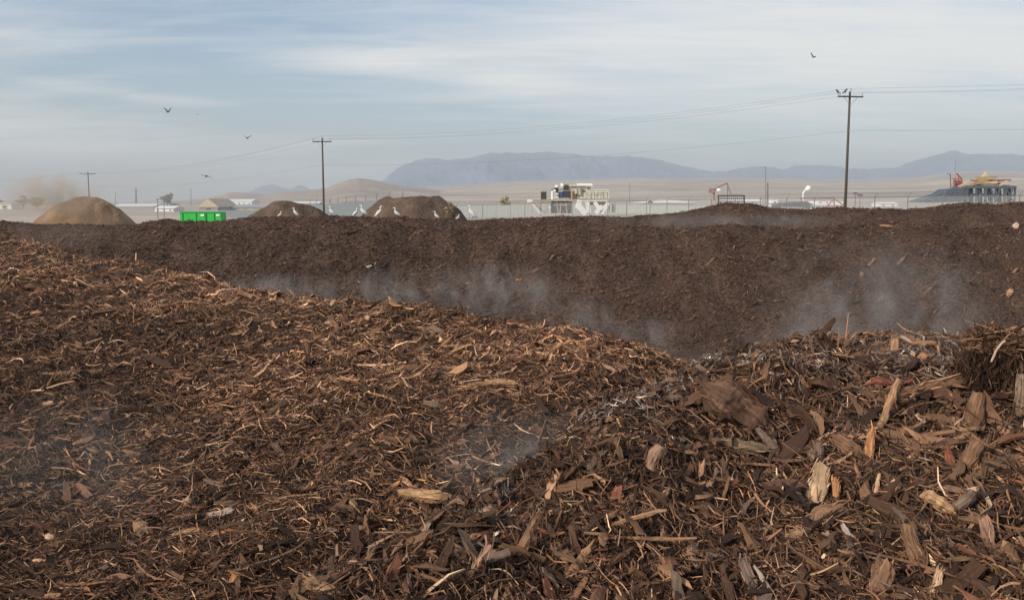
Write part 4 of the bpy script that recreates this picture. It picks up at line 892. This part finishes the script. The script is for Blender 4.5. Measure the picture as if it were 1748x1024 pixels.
for (a0, a1, b0, b1, w, dy, c_) in ((1643, 320, 1690, 308, .45, .6, 'yellow_beam'), (1655, 319, 1700, 301, .4, 1.2, 'yellow_beam'), (1667, 308, 1737, 307, .3, 1.6, 'red_steel'), (1680, 304, 1714, 302, .45, 1.9, 'yellow_beam'), (1665, 317, 1730, 318, .5, .9, 'yellow_beam'), (1675, 313, 1712, 311, .5, 1.5, 'tan_roof'), (1672, 315, 1722, 314, .5, 2.2, 'yellow_beam'), (1694, 303, 1700, 294, .5, 2.4, 'tan_roof'), (1695, 311, 1736, 307.5, .3, 2.6, 'yellow_beam'), (1690, 316, 1702, 304, .4, 2.9, 'olive_' if 0 else 'yellow_beam'), (1708, 318, 1722, 309, .3, .4, 'tan_roof'), (1648, 319, 1668, 309, .3, 2.0, 'tan_roof')):
    br(a0, a1, b0, b1, w, c_, 'timber', dy, bm, 121)

# antennas, slim poles in the distance
for (u, v0, v1, D_, w, lb) in ((1307, 284, 350, 420, .35, 'very tall thin antenna mast rising above the plain left of the tall pole'), (1310.5, 312, 345, 260, .55, 'pale round post standing at the foot of the tall antenna mast'), (1075, 312, 345, 400, .25, 'thin pale mast in front of the hills right of the machine'), (1631, 272, 330, 600, .25, 'faint thin mast against the right mountain'),
                      (232, 322, 352, 700, 1.6, 'stubby grey tower in the haze above the white roofs'), (326, 322, 350, 800, .6, 'faint mast in the haze right of the hazy tree'), (197, 328, 352, 700, .5, 'faint mast in the haze right of the tan heap'),
                      (269, 341, 366, 170, .16, 'short dark pole with a small head left of the green dumpster'), (280, 336, 366, 185, .14, 'slim pole beside the short dark pole near the dumpster'),
                      (1460, 331, 356, 95, .10, 'slim post just right of the tall utility pole'), (1468, 334, 354, 90, .09, 'slim leaning post second to the right of the tall pole'), (1110, 346, 352, 90, .05, 'short post behind the pale wall')):
    a = at(u, v1, D_); b = at(u, v0, D_); g = float(ground_h(a.x, a.y)); root = empty('mast', (a.x, a.y, g), lb, 'mast')
    MB().tube([(a.x, a.y, g - .2), b], [w / 2, w / 2 * .7], 8).build('mast_pole', M['steel_post'] if D_ > 100 else M['rust'], root)
    if v0 > 330 and D_ < 200: MB().tube([(b.x - .25, b.y, b.z), (b.x, b.y, b.z + .12), (b.x + .25, b.y, b.z)], .08, 6).build('lamp_head', M['steel_post'], root)

# buildings across the far yard
def building(u0, u1, vtop, vbot, D_, depth, roofm, wallm, label, gable=0.0, doors=0, windows=0):
    a = at(u0, vtop, D_); b = at(u1, vbot, D_); g = float(ground_h((a.x + b.x) / 2, D_)) - .5; eave = a.z; w = b.x - a.x; cx = (a.x + b.x) / 2
    root = empty('warehouse', (cx, D_, g), label, 'building')
    MB().box((cx, D_ + depth / 2, (g + eave) / 2), (w, depth, eave - g)).build('wall', M[wallm], root)
    o_ = .3; r = MB()
    if gable: r.prism([(a.x - o_, eave), (b.x + o_, eave), (b.x + o_, eave + .2), (cx, eave + gable), (a.x - o_, eave + .2)], D_ - o_, D_ + depth + o_)
    else: r.add([(a.x - o_, D_ - o_, eave + .02), (b.x + o_, D_ - o_, eave + .02), (b.x + o_, D_ + depth / 2, eave + depth * .09), (a.x - o_, D_ + depth / 2, eave + depth * .09), (b.x + o_, D_ + depth + o_, eave + .02), (a.x - o_, D_ + depth + o_, eave + .02)], [(0, 1, 2, 3), (3, 2, 4, 5), (0, 3, 5), (1, 4, 2), (0, 5, 4, 1)])
    r.build('roof', M[roofm], root)
    for i in range(doors):
        dx = a.x + w * (i + .5) / doors; MB().box((dx, D_ - .04, g + (eave - g) * .42), (w / doors * .35, .08, (eave - g) * .75)).build('door', M['grey_wall'], root)
    for i in range(windows):
        dx = a.x + w * (i + .5) / windows; MB().box((dx, D_ - .04, g + (eave - g) * .6), (w / windows * .25, .08, (eave - g) * .2)).build('window', M['black'], root)
building(193, 262, 353, 362, 420, 16, 'white', 'grey_wall', 'long low building with a white roof in the haze left of the dumpster', 0, 5)
building(264, 296, 356, 360, 300, 10, 'white', 'white', 'small white building right behind the short dark pole', 0, 0, 3)
building(340, 372, 354, 364, 330, 24, 'tan_roof', 'grey_wall', 'tan gabled building with a grey front behind the dumpster', 3.2, 1, 1)
building(372, 540, 355, 364, 345, 14, 'grey_wall', 'tan_wall', 'long low tan building with a grey roof behind the dumpster', 0, 9)
building(378, 430, 344, 354, 700, 20, 'white', 'white', 'distant white building complex at the foot of the hill', 0, 0, 6)
building(496, 545, 347, 352, 800, 16, 'white', 'grey_wall', 'far white roofs seen behind the middle pole', 0, 0, 8)
building(-4, 20, 349, 360, 400, 8, 'tan_roof', 'white', 'small pale house at the far left edge in the dust', 1.2, 1, 1)
building(1095, 1185, 346.5, 352, 330, 20, 'white', 'grey_wall', 'white low building right of the machine beyond the pale wall', 1.2, 3)
building(1500, 1532, 348, 352, 300, 6, 'white', 'white', 'small white trailer on the plain right of the tall pole', 0, 0, 2)
building(1318, 1328, 340, 345, 300, 4, 'white', 'white', 'tiny white hut near the foot of the tall antenna mast', 0, 0, 1)
building(1240, 1300, 344, 350, 360, 12, 'white', 'tan_wall', 'low pale shed behind the black cattle rack', 0, 3)
building(1395, 1440, 342.5, 350, 420, 12, 'grey_wall', 'white', 'low white shed left of the tall pole far beyond the fence', 0, 0, 4)
building(60, 130, 355, 362, 500, 14, 'tan_roof', 'tan_wall', 'tan shed lost in the dust behind the tan heap', 0, 2)

# trees and shrubs
def leaf_crown(center, rx, rz, n, size, seed, mat, name, parent):
    rg = np.random.default_rng(seed); k = 9; cc = rg.normal(0, .5, (k, 3)); ci = rg.integers(0, k, n); d = rg.normal(0, 1, (n, 3)); d /= np.linalg.norm(d, axis=1, keepdims=True)
    P = cc[ci] * .9 + d * rg.uniform(0, 1, (n, 1)) ** .4 * .42; P = P * np.array([rx, rx, rz]) + np.array(center)
    a = rg.normal(0, 1, (n, 3)); a /= np.linalg.norm(a, axis=1, keepdims=True); b = np.cross(a, rg.normal(0, 1, (n, 3))); b /= np.linalg.norm(b, axis=1, keepdims=True)
    s = size * rg.uniform(.5, 1.3, (n, 1)); V = np.stack([P - a * s, P - b * s * .5, P + a * s, P + b * s * .5], 1).reshape(-1, 3)
    org = parent.matrix_basis.translation; V -= np.array(org)
    link(name, np_mesh(name, V, np.arange(4 * n).reshape(-1, 4)), mat, parent)
def tree(u, vt, vb, wpx, D_, seed, label, kind='tree'):
    a = at(u, vb, D_); t = at(u, vt, D_); g = min(a.z, float(ground_h(a.x, a.y)) + .0); H = t.z - g; w = wpx / FPX * D_ / 2; root = empty('tree' if kind == 'tree' else 'shrub', (a.x, a.y, g), label, kind)
    rg = random.Random(seed); tk = MB(); tk.tube([(a.x, a.y, g), (a.x + .1, a.y, g + H * .3), (a.x + .2 * w, a.y, g + H * .6)], [H * .035, H * .028, H * .012], 7)
    for i in range(5): h = g + H * rg.uniform(.2, .5); an = rg.uniform(0, 6.3); tk.tube([(a.x, a.y, h), (a.x + math.cos(an) * w * .7, a.y + math.sin(an) * w * .7, h + H * .3)], [H * .018, H * .006], 5)
    tk.build('trunk', M['bark_tree'], root)
    leaf_crown((a.x, a.y, g + H * (.64 if kind == 'tree' else .5)), w, H * (.34 if kind == 'tree' else .42), 1600 if kind == 'tree' else 700, H * .045, seed, M['leaf_grey'] if kind == 'tree' else M['dry_grass'], 'crown', root)
tree(40, 335, 358, 36, 420, 3, 'round hazy tree left of the tan heap'); tree(64, 337, 357, 28, 430, 4, 'smaller hazy tree beside the tan heap'); tree(4, 339, 358, 18, 430, 5, 'hazy tree cut off by the left edge')
tree(286, 331, 352, 18, 420, 6, 'dark hazy tree left of the dumpster in the far haze'); tree(300, 345, 354, 22, 400, 7, 'low bushy tree behind the dumpster')
tree(862, 332, 352, 20, 160, 8, 'sparse bare bush behind the pale wall left of the machine', 'shrub'); tree(768, 350, 366, 24, 66, 9, 'dry bush at the right foot of the flat-topped heap', 'shrub')
tree(1290, 347, 358, 44, 60, 10, 'dry weeds growing right beside the knoll of the far windrow', 'shrub'); tree(1166, 354, 362, 26, 60, 11, 'low dry weeds left of the knoll', 'shrub'); tree(1690, 340, 352, 60, 60, 13, 'dry weeds below the blue-grey steel frame', 'shrub'); tree(1738, 338, 352, 40, 62, 14, 'dry weeds at the right edge below the timber', 'shrub'); tree(1600, 346, 354, 44, 62, 16, 'low dry weeds left of the steel frame', 'shrub')
for k, (u, v, w) in enumerate(((1548, 318, 8), (1590, 312, 7), (1600, 313, 5), (1547, 322, 7), (1740, 300, 8), (1655, 310, 6), (1700, 300, 7), (1345, 332, 6), (1240, 338, 6), (1010, 330, 6))):
    pass

# ================================================================ BIRDS
def egret(u, vb, hp, D_, face, lean, label, grp='white egrets standing along the far windrow'):
    """face: +1 looks right, -1 left; lean: body slope"""
    b = at(u, vb, D_); H = hp / FPX * D_; root = empty('egret', b, label, 'egret', grp); f = face; s = H / .52
    def q(x, z, y=0): return (b.x + f * x * s, b.y + y * s, b.z + z * s)
    up = lean
    pts = [q(-.20, .10 + .02 * up), q(-.14, .135), q(-.06, .19 + .01 * up), q(.02, .24 + .03 * up), q(.065, .29 + .03 * up), q(.075, .34 + .03 * up), q(.055, .39 + .03 * up), q(.06, .44 + .02 * up), q(.085, .472 + .02 * up), q(.125, .475 + .02 * up), q(.15, .465 + .02 * up)]
    rad = [r * s for r in (.012, .045, .075, .078, .055, .034, .026, .026, .036, .03, .012)]
    MB().tube(pts, rad, 12, .85).build('body', M['feather'], root, True)
    MB().tube([q(.145, .466 + .02 * up), q(.20, .455 + .02 * up), q(.235, .447 + .02 * up)], [.012 * s, .008 * s, .002 * s], 6).build('beak', M['beak'], root)
    for sy in (-.025, .025): MB().tube([q(-.02, .15, sy), q(-.03, .08, sy), q(-.015, .0, sy), q(.03, -.005, sy)], [.010 * s, .007 * s, .007 * s, .005 * s], 6).build('leg', M['leg'], root)
EG = ((478, 365, 11, 1, 0, 'small hunched white egret leftmost in the row'), (504.5, 365, 16, -1, 2, 'white egret in front of the left brown heap, facing left'), (566, 367, 17, -1, 1, 'upright white egret below the middle utility pole'),
      (607, 367, 16, 1, 1, 'white egret with neck tucked against the blue wall, left of a close pair'), (620, 367, 20, -1, 1, 'slim upright egret, right one of the close pair at the blue wall'), (647, 366, 21, 1, 2, 'tall white egret at the left foot of the flat-topped heap'),
      (677, 365, 18, -1, 0, 'white egret in front of the middle of the flat-topped heap'), (745, 366, 15, -1, 1, 'white egret at the right foot of the flat-topped heap'), (782, 367, 10, 1, 0, 'small bent white egret left of the tallest one'), (806, 371, 25, -1, 2, 'tallest white egret at the right end of the row'))
for (u, vb, hp, f, ln, lb) in EG:
    x_ = (u - CX) / FPX * 40.5; xx = np.full(200, x_); yy = np.linspace(39.5, 43, 200); zz = hB(xx, yy); j = int(np.argmax((zz - CAMZ) / yy)); yb = float(yy[j])
    v_here = HOR - (float(zz[j]) - CAMZ) / yb * FPX
    egret(u, v_here + .5, hp, yb, f, ln, lb)
def flyer(u, v, span_px, D_, pose, label, mat='dark_feather', name='flying_bird', rz=0):
    c = at(u, v, D_); s = span_px * 1.3 / FPX * D_; w = pose; mb = MB()
    def q(x, y, z): return (c.x + (x * math.cos(rz) - y * math.sin(rz)) * s, c.y + (x * math.sin(rz) + y * math.cos(rz)) * s, c.z + z * s)
    mb.tube([q(0, -.28, 0), q(0, -.2, .01), q(0, -.05, .0), q(0, .1, 0), q(0, .22, 0), q(0, .36, .0)], [.008 * s, .05 * s, .075 * s, .065 * s, .035 * s, .045 * s], 8, 1.0)
    for sg in (-1, 1):
        h1, h2 = w[0] if sg < 0 else w[1]
        L = [q(sg * .04, -.10, .03), q(sg * .04, .10, .03), q(sg * .26, .12, h1), q(sg * .26, -.10, h1), q(sg * .5, .16, h2), q(sg * .5, .04, h2)]
        Lb = [(x, y, z - .018 * s) for x, y, z in L]
        mb.add(L + Lb, [(0, 1, 2, 3), (3, 2, 4, 5), (7, 6, 9, 8), (8, 9, 11, 10), (0, 3, 9, 6), (3, 5, 11, 9), (1, 7, 8, 2), (2, 8, 10, 4), (4, 10, 11, 5), (0, 6, 7, 1)])
    tag(mb.build(name, M[mat]), label, 'bird', 'birds flying over the yard')
flyer(287, 191.5, 11, 42, ((.25, .45), (.30, .55)), 'dark bird flying high at the upper left with raised wings', rz=1.0)
flyer(337, 195.5, 4, 90, ((.1, .1), (.1, .1)), 'tiny far bird speck right of the dark bird in the upper left')
flyer(422, 236, 12, 45, ((.18, .28), (.18, .28)), 'bird gliding with wings in a shallow V left of the middle pole')
flyer(352, 301, 15, 45, ((.08, .16), (-.05, -.12)), 'bird banking low in the pale sky above the dumpster')
flyer(1389, 98, 9, 40, ((.2, .6), (.15, .05)), 'dark bird with one wing up near the top right', rz=.5)
for (u, v, f, lb) in ((1430, 158, -1, 'dark bird perched at the left end of the tall pole crossarm'), (1443, 157, 1, 'dark bird perched left of the top of the tall pole')):
    c = at(u, v, 79.7); s = 1.0; f_ = f
    mb = MB(); mb.tube([(c.x - f_ * .28, c.y, c.z - .18), (c.x - f_ * .14, c.y, c.z - .05), (c.x, c.y, c.z + .05), (c.x + f_ * .07, c.y, c.z + .17), (c.x + f_ * .12, c.y, c.z + .22), (c.x + f_ * .22, c.y, c.z + .19)], [.02, .05, .085, .06, .055, .008], 8)
    mb.tube([(c.x, c.y, c.z), (c.x, c.y, c.z - .22)], .015, 5)
    tag(mb.build('perched_bird', M['dark_feather'], None, True), lb, 'bird')

# ================================================================ STEAM, DUST, HAZE
def plume(name, center, size, dens, scale, thr, label, color=(1.0, .965, .91), seed=0.0, rot=0, cat='steam'):
    me = bpy.data.meshes.new(name); mb = MB(); n = 12
    for i in range(9):
        ph = math.pi * i / 8
        for j in range(n): a = 2 * math.pi * j / n; mb.v.append((math.sin(ph) * math.cos(a), math.sin(ph) * math.sin(a), math.cos(ph)))
    for i in range(8):
        for j in range(n): mb.f.append((i * n + j, (i + 1) * n + j, (i + 1) * n + (j + 1) % n, i * n + (j + 1) % n))
    me.from_pydata(mb.v, [], mb.f); me.update(); me.validate()
    m = bpy.data.materials.new(name); m.use_nodes = True; nt = m.node_tree; nt.nodes.clear()
    out = nt.nodes.new('ShaderNodeOutputMaterial'); pv = nt.nodes.new('ShaderNodeVolumePrincipled'); nt.links.new(pv.outputs[0], out.inputs['Volume'])
    pv.inputs['Color'].default_value = (*color, 1); pv.inputs['Anisotropy'].default_value = .1
    t = nt.nodes.new('ShaderNodeTexCoord'); ln = nt.nodes.new('ShaderNodeVectorMath'); ln.operation = 'LENGTH'; nt.links.new(t.outputs['Object'], ln.inputs[0])
    fo = nt.nodes.new('ShaderNodeMapRange'); fo.interpolation_type = 'SMOOTHSTEP'; fo.inputs[1].default_value = .15; fo.inputs[2].default_value = .97; fo.inputs[3].default_value = 1; fo.inputs[4].default_value = 0; nt.links.new(ln.outputs['Value'], fo.inputs[0])
    g = nt.nodes.new('ShaderNodeNewGeometry'); mp = nt.nodes.new('ShaderNodeMapping'); mp.inputs['Location'].default_value = (seed, seed * .7, seed * 1.3); mp.inputs['Scale'].default_value = (scale, scale, scale * .6); nt.links.new(g.outputs['Position'], mp.inputs[0])
    no = nt.nodes.new('ShaderNodeTexNoise'); no.inputs['Scale'].default_value = 1; no.inputs['Detail'].default_value = 6; no.inputs['Distortion'].default_value = 1.6; nt.links.new(mp.outputs[0], no.inputs['Vector'])
    mr = nt.nodes.new('ShaderNodeMapRange'); mr.inputs[1].default_value = thr; mr.inputs[2].default_value = thr + .34; nt.links.new(no.outputs['Fac'], mr.inputs[0])
    ml = nt.nodes.new('ShaderNodeMath'); ml.operation = 'MULTIPLY'; nt.links.new(fo.outputs[0], ml.inputs[0]); nt.links.new(mr.outputs[0], ml.inputs[1])
    m2 = nt.nodes.new('ShaderNodeMath'); m2.operation = 'MULTIPLY'; m2.inputs[1].default_value = dens * (1.05 if cat == 'steam' else 1); nt.links.new(ml.outputs[0], m2.inputs[0]); nt.links.new(m2.outputs[0], pv.inputs['Density'])
    try: m.cycles.volume_step_rate = 1.0
    except Exception: pass
    o = link(name, me, m); o.location = center; o.scale = size; o.rotation_euler = (0, R(rot), 0)
    tag(o, label, cat, None, 'stuff')
plume('steam', at(830, 500, 8.6), (1.05, .8, .40), 2.8, 3.4, .50, 'white steam drifting up behind the near ridge in the middle', seed=1)
plume('steam', at(640, 500, 9.5), (.9, .8, .33), 1.8, 3.0, .50, 'fainter steam left of the white steam in the middle', seed=3)
plume('steam', at(470, 496, 11.5), (1.0, 1.0, .30), 1.5, 2.8, .48, 'thin steam behind the near ridge at the left', seed=5)
plume('steam', at(990, 548, 6.8), (.34, .4, .26), 3.2, 4.5, .48, 'small wisp of steam just behind the ridge right of the middle', seed=9)
plume('steam', at(1100, 575, 6.4), (.45, .4, .2), 2.2, 4.5, .48, 'small low wisp of steam at the bottom of the dip in the ridge', seed=10)
plume('steam', at(1500, 530, 4.6), (.75, .6, .48), 1.7, 3.2, .42, 'broad pale steam rising behind the crest of the right mound', seed=13)
plume('steam', at(1400, 590, 3.9), (.45, .3, .16), 2.6, 5, .44, 'low steam on the left part of the right mound crest', seed=15)
plume('steam', at(1590, 612, 3.1), (.34, .22, .12), 2.0, 7, .36, 'low steam lying on the crest near the root clump', seed=17)
plume('steam', at(890, 790, 2.9), (.42, .3, .26), 1.7, 7, .42, 'faint steam over the valley between the two near piles', seed=21)
plume('steam', at(1120, 730, 3.1), (.40, .25, .17), 1.2, 6, .40, 'faint steam above the valley left of the rotten clod', seed=25)
plume('steam', at(130, 780, 2.8), (.5, .35, .3), .5, 5, .40, 'faint steam over the lower left of the windrow', seed=29)
plume('steam', at(1230, 378, 31), (6.5, 2.5, .42), .24, .9, .42, 'thin steam lying between the two dark windrows', seed=33)
plume('dust_cloud', at(90, 335, 98), (6.5, 5, 3.3), .55, .34, .38, 'brown dust cloud drifting off the tan heap at the left', (1.0, .80, .60), seed=3, cat='dust')
plume('dust_cloud', at(110, 400, 20), (2.2, 1.5, .5), .22, 1.2, .36, 'light brown dust above the near ridge at the far left', (.75, .58, .46), seed=41, cat='dust')

plume('dust_cloud', at(60, 350, 330), (150, 90, 26), .008, .02, .27, 'pale dust veil hanging over the far yard at the left', (1.0, .95, .86), seed=51, cat='dust')
hz = MB(); hz.box((0, 9000, 386), (38000, 20400, 778)); o = hz.build('haze', None)
m = bpy.data.materials.new('haze'); m.use_nodes = True; nt = m.node_tree; nt.nodes.clear()
out = nt.nodes.new('ShaderNodeOutputMaterial'); pv = nt.nodes.new('ShaderNodeVolumePrincipled'); nt.links.new(pv.outputs[0], out.inputs['Volume'])
pv.inputs['Color'].default_value = (.85, .93, 1.0, 1); pv.inputs['Density'].default_value = 1.25e-4; pv.inputs['Anisotropy'].default_value = 0.0
o.data.materials.append(m); tag(o, 'pale haze lying over the whole plain', 'haze', None, 'stuff')
